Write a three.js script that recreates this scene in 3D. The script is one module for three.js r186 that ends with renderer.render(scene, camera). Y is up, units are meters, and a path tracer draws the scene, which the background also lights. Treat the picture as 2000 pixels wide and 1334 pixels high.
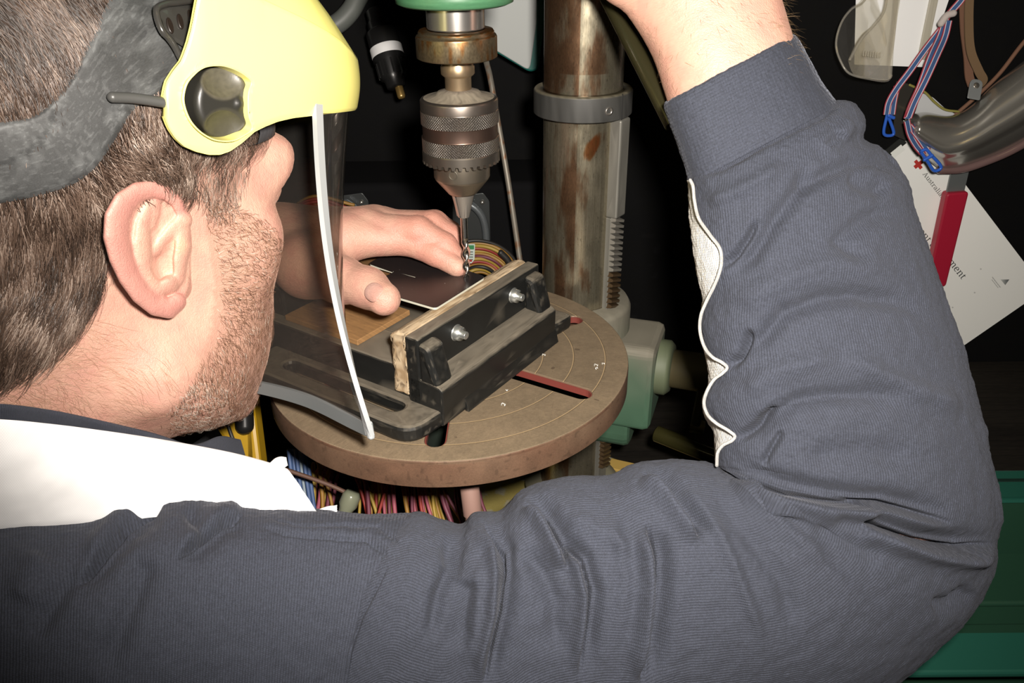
import * as THREE from 'three';
import { mergeGeometries, mergeVertices } from 'three/addons/utils/BufferGeometryUtils.js';
import { RoundedBoxGeometry } from 'three/addons/geometries/RoundedBoxGeometry.js';
import { TessellateModifier } from 'three/addons/modifiers/TessellateModifier.js';
import { createNoise3D } from 'simplex-noise';

// ---------------------------------------------------------------- camera
const FPX = 1600;                                   // focal length in pixels of the 2000 x 1334 frame
const CAM = new THREE.Vector3(0.03327, 0.28535, 0.50302);
const RIGHT = new THREE.Vector3(0.99993481, -0.01141797, 0);
const DOWN = new THREE.Vector3(-0.0100117, -0.87677977, 0.4807879);
const FWD = new THREE.Vector3(-0.00548962, -0.48075656, -0.87683693);
const scene = new THREE.Scene();
scene.background = new THREE.Color(0x000000);
const camera = new THREE.PerspectiveCamera(2 * Math.atan(667 / FPX) * 180 / Math.PI, 2000 / 1334, 0.02, 20);
camera.position.copy(CAM);
camera.up.copy(DOWN).negate();
camera.lookAt(CAM.clone().add(FWD));
scene.add(camera);

// ---------------------------------------------------------------- renderer, exposure
const renderer = new THREE.WebGLRenderer({ antialias: true });
renderer.toneMapping = THREE.LinearToneMapping;
renderer.toneMappingExposure = 1.0;
renderer.shadowMap.enabled = true;

// ---------------------------------------------------------------- light: the photographer's flash, beside the lens
const flash = new THREE.SpotLight(0xfff6ec, 2.35, 0, 0.90, 0.62, 2);
flash.position.copy(CAM).addScaledVector(RIGHT, 0.035).addScaledVector(DOWN, -0.034);
flash.target.position.copy(flash.position).add(FWD).addScaledVector(DOWN, -0.14).addScaledVector(RIGHT, 0.04);
flash.castShadow = true; flash.shadow.radius = 0.8; flash.shadow.mapSize.set(2048, 2048); flash.shadow.camera.near = 0.02;
scene.add(flash, flash.target);

// ---------------------------------------------------------------- helpers
const V = (x, y, z) => new THREE.Vector3(x, y, z);
const rngOf = (s) => () => { s = (s + 0x6d2b79f5) | 0; let t = Math.imul(s ^ (s >>> 15), 1 | s); t = (t + Math.imul(t ^ (t >>> 7), 61 | t)) ^ t; return ((t ^ (t >>> 14)) >>> 0) / 4294967296; };
const rnd = rngOf(7);
const noise3 = createNoise3D(rngOf(11));
const fbm = (x, y, z, o = 3) => { let s = 0, a = 0.5, f = 1; for (let i = 0; i < o; i++) { s += a * noise3(x * f, y * f, z * f); a *= 0.5; f *= 2.03; } return s; };
const clamp = (x, a = 0, b = 1) => Math.min(b, Math.max(a, x));
const lerp = (a, b, t) => a + (b - a) * t;
const smooth = (a, b, x) => { const t = clamp((x - a) / (b - a)); return t * t * (3 - 2 * t); };
// a point of the scene seen at (px, py) of the photograph, at a depth, a height or a distance from the back wall
const dirOf = (px, py) => FWD.clone().addScaledVector(RIGHT, (px - 1000) / FPX).addScaledVector(DOWN, (py - 667) / FPX);
const at = (px, py, z) => CAM.clone().addScaledVector(dirOf(px, py), z);
const onY = (px, py, y) => { const d = dirOf(px, py); return CAM.clone().addScaledVector(d, (y - CAM.y) / d.y); };
const onZ = (px, py, z) => { const d = dirOf(px, py); return CAM.clone().addScaledVector(d, (z - CAM.z) / d.z); };
const _q = V();
const proj = (p) => { _q.copy(p).sub(CAM); const z = _q.dot(FWD); return [1000 + FPX * _q.dot(RIGHT) / z, 667 + FPX * _q.dot(DOWN) / z, z]; };
const MM = (px, z) => px * z / FPX;

const taken = new Map();
const numbered = (n) => { const k = taken.get(n) ?? 0; taken.set(n, k + 1); return k ? n + '_' + String(k).padStart(3, '0') : n; };
function tag(o, label, category, group, kind) { if (label) o.userData.label = label; if (category) o.userData.category = category; if (group) o.userData.group = group; if (kind) o.userData.kind = kind; return o; }
function thing(name, label, category, pos = V(0, 0, 0), group) {
  const o = new THREE.Group(); o.name = numbered(name); o.position.copy(pos); scene.add(o); tag(o, label, category, group); return o;
}
const rootOf = (o) => { while (o.parent && o.parent !== scene) o = o.parent; return o; };
// geometry is given in the scene's own coordinates and moved to the thing's base
function part(name, geo, mat, parent, keep) {
  if (Array.isArray(geo)) geo = merge(geo);
  const m = new THREE.Mesh(geo, mat); m.name = name; m.castShadow = m.receiveShadow = true;
  if (parent !== scene && !keep) { const r = rootOf(parent); geo.translate(-r.position.x, -r.position.y, -r.position.z); }
  parent.add(m); return m;
}
function single(name, label, category, geo, mat, group, pos) {   // a thing that is one mesh
  if (Array.isArray(geo)) geo = merge(geo);
  geo.computeBoundingBox(); const c = pos || geo.boundingBox.getCenter(V()); if (!pos) c.y = geo.boundingBox.min.y;
  geo.translate(-c.x, -c.y, -c.z);
  const m = new THREE.Mesh(geo, mat); m.name = numbered(name); m.position.copy(c); m.castShadow = m.receiveShadow = true; scene.add(m); return tag(m, label, category, group);
}
function structure(name, geo, mat) { const m = part(name, geo, mat, scene, true); m.userData.kind = 'structure'; return m; }
function merge(list) {
  const keys = ['position', 'normal', 'uv'], col = list.some((g) => g.attributes.color);
  list = list.map((g) => { g = g.index ? g.toNonIndexed() : g; for (const k of Object.keys(g.attributes)) if (!keys.includes(k) && !(col && k === 'color')) g.deleteAttribute(k);
    if (!g.attributes.uv) g.setAttribute('uv', new THREE.BufferAttribute(new Float32Array(g.attributes.position.count * 2), 2));
    if (col && !g.attributes.color) g.setAttribute('color', new THREE.BufferAttribute(new Float32Array(g.attributes.position.count * 3).fill(1), 3)); return g; });
  return mergeGeometries(list);
}
// basis matrix: columns x, y, z, origin
const frame = (x, y, z, o) => new THREE.Matrix4().makeBasis(x, y, z).setPosition(o);
function axisFrame(a, b, side) {                    // y along a->b, origin at a
  const y = b.clone().sub(a).normalize(), x = (side ? side.clone() : Math.abs(y.y) < 0.9 ? V(0, 1, 0) : V(1, 0, 0)); x.addScaledVector(y, -x.dot(y)).normalize();
  return frame(x, y, x.clone().cross(y), a);
}
function rod(a, b, r0, r1 = r0, seg = 20, open = false) { const L = a.distanceTo(b), g = new THREE.CylinderGeometry(r1, r0, L, seg, 1, open); g.translate(0, L / 2, 0); return g.applyMatrix4(axisFrame(a, b)); }
function lathe(pts, seg = 48) { return new THREE.LatheGeometry(pts.map(([r, y]) => new THREE.Vector2(r, y)), seg); }
function latheAlong(pts, a, b, seg = 32, side) { return lathe(pts, seg).applyMatrix4(axisFrame(a, b, side)); }
function rbox(w, h, d, r = 0.001, s = 2) { return new RoundedBoxGeometry(w, h, d, s, Math.min(r, w / 2.01, h / 2.01, d / 2.01)); }
function tube(pts, r, seg = 60, rs = 10, closed = false) { return new THREE.TubeGeometry(new THREE.CatmullRomCurve3(pts, closed), seg, r, rs, closed); }
function capped(pts, r, seg = 60, rs = 10) { const c = new THREE.CatmullRomCurve3(pts); return merge([new THREE.TubeGeometry(c, seg, r, rs), new THREE.SphereGeometry(r, rs, 8).translate(...pts[0].toArray()), new THREE.SphereGeometry(r, rs, 8).translate(...pts[pts.length - 1].toArray())]); }
// a flat strip swept along points, width across `side`, with thickness
function strap(pts, sides, w, t, seg = 60) {
  const c = new THREE.CatmullRomCurve3(pts), cs = new THREE.CatmullRomCurve3(sides), P = [], I = [], UV = []; let len = 0, last = null;
  for (let i = 0; i <= seg; i++) {
    const u = i / seg, p = c.getPoint(u), tg = c.getTangent(u), s = cs.getPoint(u); s.addScaledVector(tg, -s.dot(tg)).normalize(); const n = tg.clone().cross(s);
    if (last) len += p.distanceTo(last); last = p;
    const W = typeof w === 'function' ? w(u) : w;
    for (const [a, b] of [[-1, -1], [1, -1], [1, 1], [-1, 1]]) { const q = p.clone().addScaledVector(s, a * W / 2).addScaledVector(n, b * t / 2); P.push(q.x, q.y, q.z); UV.push(a * W / 2, len); }
    if (i) for (let k = 0; k < 4; k++) { const a = (i - 1) * 4 + k, b = (i - 1) * 4 + (k + 1) % 4; I.push(a, b, a + 4, b, b + 4, a + 4); }
  }
  I.push(0, 2, 1, 0, 3, 2); const e = seg * 4; I.push(e, e + 1, e + 2, e, e + 2, e + 3);
  return indexed(P, I, UV, true);
}
function indexed(P, I, UV, flat) {
  let g = new THREE.BufferGeometry(); g.setAttribute('position', new THREE.BufferAttribute(new Float32Array(P), 3));
  if (UV) g.setAttribute('uv', new THREE.BufferAttribute(new Float32Array(UV), 2)); g.setIndex(I); if (flat) g = g.toNonIndexed(); g.computeVertexNormals(); return g;
}
function tess(g, edge, it = 6) { return new TessellateModifier(edge, it).modify(g.index ? g.toNonIndexed() : g); }
function paint(g, fn) {
  const p = g.attributes.position, n = g.attributes.normal, c = new Float32Array(p.count * 3), a = V(), b = V();
  for (let i = 0; i < p.count; i++) { a.fromBufferAttribute(p, i); b.fromBufferAttribute(n, i); const k = fn(a, b); c[3 * i] = k[0]; c[3 * i + 1] = k[1]; c[3 * i + 2] = k[2]; }
  g.setAttribute('color', new THREE.BufferAttribute(c, 3)); return g;
}
const mix3 = (a, b, t) => [lerp(a[0], b[0], t), lerp(a[1], b[1], t), lerp(a[2], b[2], t)];
// extruded outline in a frame: points are [x, y], thickness along z
function slab(pts, m, t, bevel = 0, holes = [], curve = 6) {
  const s = pts instanceof THREE.Shape ? pts : new THREE.Shape(pts.map(([x, y]) => new THREE.Vector2(x, y)));
  for (const h of holes) s.holes.push(h instanceof THREE.Path ? h : new THREE.Path(h.map(([x, y]) => new THREE.Vector2(x, y))));
  const g = new THREE.ExtrudeGeometry(s, { depth: t - 2 * bevel, bevelEnabled: bevel > 0, bevelSize: bevel, bevelThickness: bevel, bevelOffset: -bevel, bevelSegments: 2, curveSegments: curve });
  g.translate(0, 0, bevel); if (!m) return g; g.applyMatrix4(m);
  if (m.determinant() < 0) for (const k of ['position', 'normal', 'uv']) { const A = g.attributes[k], n = A.itemSize; for (let i = 0; i < A.count; i += 3) for (let c = 0; c < n; c++) { const t = A.array[(i + 1) * n + c]; A.array[(i + 1) * n + c] = A.array[(i + 2) * n + c]; A.array[(i + 2) * n + c] = t; } }
  return g;
}
function roundPoly(pts, r) {   // Shape with rounded corners
  const s = new THREE.Shape(), n = pts.length;
  for (let i = 0; i < n; i++) {
    const p = pts[i], a = pts[(i + n - 1) % n], b = pts[(i + 1) % n], R = p[2] ?? r;
    const la = Math.hypot(a[0] - p[0], a[1] - p[1]), lb = Math.hypot(b[0] - p[0], b[1] - p[1]), ra = Math.min(R, la * 0.49), rb = Math.min(R, lb * 0.49);
    const q = [p[0] + (a[0] - p[0]) / la * ra, p[1] + (a[1] - p[1]) / la * ra], w = [p[0] + (b[0] - p[0]) / lb * rb, p[1] + (b[1] - p[1]) / lb * rb];
    i ? s.lineTo(...q) : s.moveTo(...q); s.quadraticCurveTo(p[0], p[1], ...w);
  }
  s.closePath(); return s;
}
// naive surface nets over a signed distance field
function surfaceNets(f, lo, hi, cell) {
  const n = [0, 1, 2].map((k) => Math.ceil((hi[k] - lo[k]) / cell) + 1), [nx, ny, nz] = n, F = new Float32Array(nx * ny * nz), id = new Int32Array(nx * ny * nz).fill(-1), P = [], I = [];
  for (let k = 0, q = 0; k < nz; k++) for (let j = 0; j < ny; j++) for (let i = 0; i < nx; i++, q++) F[q] = f(lo[0] + i * cell, lo[1] + j * cell, lo[2] + k * cell);
  const o = [0, 1, nx, nx + 1, nx * ny, nx * ny + 1, nx * ny + nx, nx * ny + nx + 1], E = [[0, 1], [0, 2], [0, 4], [1, 3], [1, 5], [2, 3], [2, 6], [3, 7], [4, 5], [4, 6], [5, 7], [6, 7]];
  for (let k = 0; k < nz - 1; k++) for (let j = 0; j < ny - 1; j++) for (let i = 0; i < nx - 1; i++) {
    const q = i + nx * (j + ny * k); let m = 0; for (let c = 0; c < 8; c++) if (F[q + o[c]] < 0) m |= 1 << c;
    if (m === 0 || m === 255) continue;
    let x = 0, y = 0, z = 0, c = 0;
    for (const [a, b] of E) { const fa = F[q + o[a]], fb = F[q + o[b]]; if ((fa < 0) === (fb < 0)) continue; const t = fa / (fa - fb); x += (a & 1) + t * ((b & 1) - (a & 1)); y += (a >> 1 & 1) + t * ((b >> 1 & 1) - (a >> 1 & 1)); z += (a >> 2) + t * ((b >> 2) - (a >> 2)); c++; }
    id[q] = P.length / 3; P.push(lo[0] + (i + x / c) * cell, lo[1] + (j + y / c) * cell, lo[2] + (k + z / c) * cell);
  }
  const quad = (a, b, c, d, fl) => { if (a < 0 || b < 0 || c < 0 || d < 0) return; fl ? I.push(a, b, c, a, c, d) : I.push(a, c, b, a, d, c); };
  for (let k = 1; k < nz - 1; k++) for (let j = 1; j < ny - 1; j++) for (let i = 1; i < nx - 1; i++) {
    const q = i + nx * (j + ny * k), s = F[q] < 0;
    if (s !== F[q + 1] < 0) quad(id[q], id[q - nx], id[q - nx - nx * ny], id[q - nx * ny], !s);
    if (s !== F[q + nx] < 0) quad(id[q], id[q - nx * ny], id[q - nx * ny - 1], id[q - 1], !s);
    if (s !== F[q + nx * ny] < 0) quad(id[q], id[q - 1], id[q - 1 - nx], id[q - nx], !s);
  }
  return indexed(P, I.map((_, e) => I[e - (e % 3) + [0, 2, 1][e % 3]]));
}
const smin = (a, b, k) => { const h = Math.max(k - Math.abs(a - b), 0) / k; return Math.min(a, b) - h * h * k * 0.25; };
const smax = (a, b, k) => -smin(-a, -b, k);
function sdCone(px, py, pz, a, b, ra, rb) {         // tapered capsule (distance to a segment with a radius that varies)
  const bx = b.x - a.x, by = b.y - a.y, bz = b.z - a.z, qx = px - a.x, qy = py - a.y, qz = pz - a.z, t = clamp((qx * bx + qy * by + qz * bz) / (bx * bx + by * by + bz * bz));
  return Math.hypot(qx - bx * t, qy - by * t, qz - bz * t) - (ra + (rb - ra) * t);
}
const sdEll = (x, y, z, c, r) => { const X = (x - c[0]) / r[0], Y = (y - c[1]) / r[1], Z = (z - c[2]) / r[2], k = Math.hypot(X, Y, Z), k2 = Math.hypot(X / r[0], Y / r[1], Z / r[2]); return k * (k - 1) / (k2 + 1e-9); };
function inPoly(x, y, P) { let c = false; for (let i = 0, j = P.length - 1; i < P.length; j = i++) { const [xi, yi] = P[i], [xj, yj] = P[j]; if ((yi > y) !== (yj > y) && x < (xj - xi) * (y - yi) / (yj - yi) + xi) c = !c; } return c; }
function polyDist(x, y, P) {                        // [distance, signed side, share along] to an open polyline
  let best = 1e9, side = 1, along = 0;
  for (let i = 0; i < P.length - 1; i++) { const ax = P[i][0], ay = P[i][1], bx = P[i + 1][0] - ax, by = P[i + 1][1] - ay, t = clamp(((x - ax) * bx + (y - ay) * by) / (bx * bx + by * by)), dx = x - ax - bx * t, dy = y - ay - by * t, d = dx * dx + dy * dy; if (d < best) { best = d; side = bx * dy - by * dx < 0 ? -1 : 1; along = (i + t) / (P.length - 1); } }
  return [Math.sqrt(best), side, along];
}
// computed textures
function tex(w, h, fn, rep, srgb = true) {
  const d = new Uint8Array(w * h * 4);
  for (let y = 0, q = 0; y < h; y++) for (let x = 0; x < w; x++, q += 4) { const c = fn(x / w, y / h, x, y); if (typeof c === 'number') d[q] = d[q + 1] = d[q + 2] = clamp(c) * 255; else { d[q] = clamp(c[0]) * 255; d[q + 1] = clamp(c[1]) * 255; d[q + 2] = clamp(c[2]) * 255; } d[q + 3] = 255; }
  const t = new THREE.DataTexture(d, w, h); t.magFilter = THREE.LinearFilter; t.minFilter = THREE.LinearMipmapLinearFilter; t.generateMipmaps = true; t.wrapS = t.wrapT = THREE.RepeatWrapping; if (rep) t.repeat.set(...rep); if (srgb) t.colorSpace = THREE.SRGBColorSpace; t.needsUpdate = true; return t;
}
function canvasTex(w, h, draw) { const c = document.createElement('canvas'); c.width = w; c.height = h; draw(c.getContext('2d'), w, h); const t = new THREE.CanvasTexture(c); t.colorSpace = THREE.SRGBColorSpace; t.anisotropy = 8; return t; }
// tileable value noise for textures
function tileNoise(n, seed) { const r = rngOf(seed), g = Array.from({ length: n * n }, r); return (u, v) => { const x = u * n, y = v * n, i = Math.floor(x), j = Math.floor(y), a = x - i, b = y - j, s = a * a * (3 - 2 * a), t = b * b * (3 - 2 * b), G = (i, j) => g[((i % n) + n) % n + n * (((j % n) + n) % n)]; return lerp(lerp(G(i, j), G(i + 1, j), s), lerp(G(i, j + 1), G(i + 1, j + 1), s), t); }; }
const std = (color, roughness = 0.6, metalness = 0, more = {}) => new THREE.MeshStandardMaterial({ color, roughness, metalness, ...more });
const phys = (color, roughness = 0.6, metalness = 0, more = {}) => new THREE.MeshPhysicalMaterial({ color, roughness, metalness, ...more });
// ---------------------------------------------------------------- room shell
const WALLZ = -0.40, BENCH = -0.245;
const nA = tileNoise(8, 1), nB = tileNoise(32, 2), nC = tileNoise(96, 3), nD = tileNoise(256, 4);
const boardTex = tex(512, 512, (u, v) => { const n = nA(u, v) * 0.5 + nB(u, v) * 0.3 + nD(u, v) * 0.2; const s = nC(v * 0.3, u) > 0.9 && nD(u, v) > 0.75 ? 0.03 : 0; const k = 0.018 + 0.02 * n + s * 0.8; return [k, k, k * 1.05]; }, [2, 2]);
const boardMat = phys(0xffffff, 0.8, 0, { map: boardTex, specularIntensity: 0.3 });
const plaster = std(new THREE.Color(0.3, 0.28, 0.25), 0.9);
const concrete = std(new THREE.Color(0.18, 0.17, 0.16), 0.9);
const box = (x0, x1, y0, y1, z0, z1) => new THREE.BoxGeometry(x1 - x0, y1 - y0, z1 - z0).translate((x0 + x1) / 2, (y0 + y1) / 2, (z0 + z1) / 2);
structure('wall_back', box(-1.9, 1.9, -1.2, 1.5, WALLZ - 0.1, WALLZ), boardMat);
structure('wall_left', box(-2.0, -1.9, -1.2, 1.5, WALLZ - 0.1, 2.4), plaster);
structure('wall_right', box(1.9, 2.0, -1.2, 1.5, WALLZ - 0.1, 2.4), plaster);
structure('wall_front', box(-2.0, 2.0, -1.2, 1.5, 2.4, 2.5), plaster);
structure('floor', box(-2.0, 2.0, -1.3, -1.2, WALLZ - 0.1, 2.5), concrete);
structure('ceiling', box(-2.0, 2.0, 1.5, 1.6, WALLZ - 0.1, 2.5), plaster);
{ // the dim batten lamp of the shed
  const t = thing('ceiling_light', 'white batten lamp with a single tube under the workshop ceiling', 'lamp', V(0.5, 1.44, 0.75));
  part('housing', rbox(0.9, 0.05, 0.09, 0.01).translate(0.5, 1.47, 0.75), std(0xe8e6df, 0.5), t);
  part('tube', new THREE.CapsuleGeometry(0.014, 0.82, 6, 16).rotateZ(Math.PI / 2).translate(0.5, 1.425, 0.75), std(0x332f22, 0.5, 0, { emissive: 0xffe2a0, emissiveIntensity: 0.8 }), t);
  const l = new THREE.PointLight(0xffe0a0, 0.16, 0, 2); l.position.set(0.5, 1.39, 0.75); l.castShadow = true; l.shadow.radius = 6; scene.add(l);
}
// workbench under the drill
const benchTex = tex(512, 512, (u, v) => { const g = nB(u * 0.25, v * 3), n = nA(u, v), f = nD(u, v); const k = 0.055 + 0.03 * g + 0.03 * n + 0.03 * f; return [k * 1.1, k, k * 0.85]; }, [2, 2]);
{
  const t = thing('workbench', 'dark stained timber workbench along the black wall under the drill press', 'workbench', V(0, -1.2, -0.1));
  const wood = phys(0xffffff, 0.85, 0, { map: benchTex, specularIntensity: 0.3 });
  part('bench_top', box(-1.5, 1.5, BENCH - 0.04, BENCH, WALLZ + 0.002, 0.12), wood, t);
  for (const x of [-1.4, 1.4]) for (const z of [-0.34, 0.06]) part('leg', box(x - 0.04, x + 0.04, -1.2, BENCH - 0.04, z - 0.04, z + 0.04), wood, t);
  part('apron', box(-1.4, 1.4, BENCH - 0.14, BENCH - 0.04, 0.06, 0.09), wood, t);
}

// ---------------------------------------------------------------- drill press
const TC = V(-0.01376, 0, -0.0003), TR = 0.125;           // round table
const CX = 0.0854, CZ = -0.130, CR = 0.0298;               // column axis
const yOn = (x, z, py) => { let a = -0.4, b = 0.45; for (let i = 0; i < 40; i++) { const m = (a + b) / 2; proj(V(x, m, z))[1] > py ? a = m : b = m; } return (a + b) / 2; };
const press = thing('drill_press', 'green bench drill press with a rusty steel column and round brown table', 'drill press', V(CX, BENCH, CZ));
const toSp = V(-CX, 0, -CZ).normalize(), toRt = V(-toSp.z, 0, toSp.x).negate();   // towards the spindle; to the lever side
if (toRt.x < 0) toRt.negate();
const rustAt = yOn(CX, CZ, 268);
const colTex = tex(768, 1024, (u, v) => {
  const y = BENCH + v * 0.72, a = (u > 0.5 ? u - 1 : u);
  const N = noise3(Math.cos(u * 6.283) * 1.3, y * 14, Math.sin(u * 6.283) * 1.3), n2 = fbm(Math.cos(u * 6.283) * 5, y * 40, Math.sin(u * 6.283) * 5), f = nD(u * 2, v * 2), st = nD(u * 2, v * 0.15);
  let rust = smooth(-0.1, 0.75, N + 0.5 * n2 + (y > 0.17 ? 0.5 : 0) + (a < -0.03 && a > -0.28 ? 0.3 : -0.5)) * 0.8;
  const ex = (a - 0.033) / 0.034, ey = (y - rustAt) / 0.0085; const patch = smooth(1.15, 0.75, Math.hypot(ex, ey - ex * 0.6) + 0.35 * n2);
  let c = [0.56 + 0.1 * st, 0.53 + 0.1 * st, 0.45 + 0.1 * st]; c = c.map((x) => x * (0.92 + 0.1 * f));
  c = mix3(c, [0.36 + 0.1 * f, 0.255 + 0.07 * f, 0.185 + 0.04 * f], rust); c = mix3(c, [0.50 + 0.1 * n2, 0.30, 0.16], patch * 0.9);
  if (nC(u * 3, v * 3) > 0.86 && f > 0.6) c = c.map((x) => x * 0.75);
  return c;
});
const colRough = tex(256, 512, (u, v) => 0.22 + 0.13 * nB(u, v * 2) + 0.05 * nD(u, v), null, false);
const colMat = std(0xffffff, 1, 0.86, { map: colTex, roughnessMap: colRough });
{
  const H = 0.72, g = new THREE.CylinderGeometry(CR, CR, H, 96, 1, true); // u = 0 faces +z
  g.translate(CX, BENCH + H / 2, CZ); part('column', merge([g]), colMat, press);
}
const castGreen = tex(512, 512, (u, v) => { const n = nA(u * 2, v * 2) * 0.5 + nC(u, v) * 0.35 + nD(u, v) * 0.3; return [0.20 + 0.08 * n, 0.36 + 0.1 * n, 0.25 + 0.08 * n]; });
const greenMat = phys(0xffffff, 0.42, 0, { map: castGreen, clearcoat: 0.3, clearcoatRoughness: 0.3, bumpMap: castGreen, bumpScale: 0.0006 });
const dustyGreen = std(0xffffff, 0.75, 0, { vertexColors: true });
const dustPaint = (g, base, dust, amt = 1) => paint(g, (p, n) => { const k = clamp(smooth(0.1, 0.85, n.y + 0.25 * fbm(p.x * 90, p.y * 90, p.z * 90)) * amt), s = 1 + 0.35 * noise3(p.x * 700, p.y * 700, p.z * 700); return mix3(base, dust, k).map((c) => c * s); });
const steel = std(new THREE.Color(0.36, 0.34, 0.31), 0.32, 0.85);
const brightSteel = std(new THREE.Color(0.62, 0.6, 0.56), 0.24, 1);
{ // base plate
  const c = V(CX, 0, CZ).addScaledVector(toSp, 0.10), m = frame(toSp, toSp.clone().cross(V(0, 1, 0)).negate(), V(0, 1, 0), V(c.x, BENCH, c.z));
  const dustBase = tex(512, 512, (u, v) => { const n = nA(u, v), d = nC(u, v), f = nD(u, v), y = smooth(0.5, 0.75, nB(u * 0.5, v * 0.5) + 0.2 * d); return mix3([0.52 + 0.1 * f, 0.50 + 0.1 * f, 0.42 + 0.08 * f], [0.56, 0.50, 0.2], y * 0.7); }, [6, 6]);
  part('base_plate', slab(roundPoly([[-0.16, -0.11], [0.17, -0.11], [0.17, 0.11], [-0.16, 0.11]], 0.02), m, 0.025, 0.003), std(0xffffff, 0.85, 0, { map: dustBase }), press);
  part('column_foot', lathe([[CR, 0], [0.046, 0], [0.045, 0.006], [0.038, 0.009], [CR, 0.0095]]).translate(CX, BENCH + 0.025, CZ), std(new THREE.Color(0.16, 0.15, 0.10), 0.8), press);
}
{ // depth-stop collar on the column
  const y1 = yOn(CX, CZ, 170), y0 = yOn(CX, CZ, 219), R = 0.0374;
  const g = lathe([[CR, y0], [R - 0.001, y0], [R, y0 + 0.001], [R, y1 - 0.0015], [R - 0.0012, y1], [CR, y1], [CR, y0]], 72).translate(CX, 0, CZ);
  const top = dustPaint(g, [0.045, 0.045, 0.042], [0.17, 0.15, 0.10]);
  const ring = part('column_collar', top, std(0xffffff, 0.55, 0.2, { vertexColors: true }), press);
  const q = V(CX, 0, CZ), d = V(0.44, 0, 0.9).normalize(), s = q.clone().addScaledVector(d, R - 0.002); s.y = (y0 + y1) / 2 - 0.001;
  part('set_screw', latheAlong([[0, 0.0005], [0.0014, 0.0005], [0.0018, 0.0024], [0.0032, 0.0026], [0.0034, 0]], s, s.clone().add(d)), steel, ring, false);
  const d2 = V(0.72, 0, 0.69).normalize(), e = q.clone().addScaledVector(d2, R - 0.0004); 
  part('split_line', rbox(0.0006, y1 - y0, 0.001, 0.0002).applyMatrix4(frame(V(0, 1, 0).cross(d2), V(0, 1, 0), d2, e.setY((y0 + y1) / 2))), std(0x0a0a0a, 0.9), ring, false);
}
{ // toothed rack standing along the column
  const toCam = V(CAM.x - CX, 0, CAM.z - CZ).normalize(), rt = V(toCam.z, 0, -toCam.x), f = 1.03;
  const rad = toCam.clone().multiplyScalar(Math.cos(f)).addScaledVector(rt, Math.sin(f)), tan = V(0, 1, 0).cross(rad).normalize();
  const y1 = yOn(CX, CZ, 219), yT = yOn(CX + rad.x * 0.037, CZ + rad.z * 0.037, 424), o = V(CX, 0, CZ);
  const rackMat = std(0xffffff, 0.5, 0.5, { vertexColors: true });
  const rk = [0.21, 0.205, 0.18];
  const plain = rbox(0.0145, y1 - yT, 0.011, 0.0018).applyMatrix4(frame(tan, V(0, 1, 0), rad, o.clone().addScaledVector(rad, 0.0325).setY((y1 + yT) / 2)));
  const back = rbox(0.0145, yT + 0.215, 0.006, 0.0006).applyMatrix4(frame(tan, V(0, 1, 0), rad, o.clone().addScaledVector(rad, 0.0302).setY((yT - 0.215) / 2)));
  const rack = part('rack', merge([plain, back].map((g) => paint(tess(g, 0.01, 3), (p) => rk.map((c) => c * (0.9 + 0.25 * noise3(p.x * 300, p.y * 60, p.z * 300)))))), rackMat, press);
  const tp = 0.0047, pg = slab([[0, -0.0020], [0.0046, -0.0010], [0.0046, 0.0010], [0, 0.0020]], null, 0.0145).translate(0, 0, -0.00725);
  const greasy = std(new THREE.Color(0.055, 0.035, 0.018), 0.35, 0.1), clean = std(new THREE.Color(0.2, 0.19, 0.165), 0.5, 0.45);
  const tilt = new THREE.Matrix4().makeRotationX(-0.32);
  for (let i = 0; i < 52; i++) {
    const y = yT - 0.003 - i * tp, p = o.clone().addScaledVector(rad, 0.0328).setY(y); if (y < -0.21) break; if (y < -0.03 && y > -0.115) continue;
    const m = part('tooth', pg, y < 0.012 ? greasy : clean, rack, true); m.applyMatrix4(frame(rad, V(0, 1, 0), rad.clone().cross(V(0, 1, 0)), p.sub(press.position)).multiply(tilt));
  }
}
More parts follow.
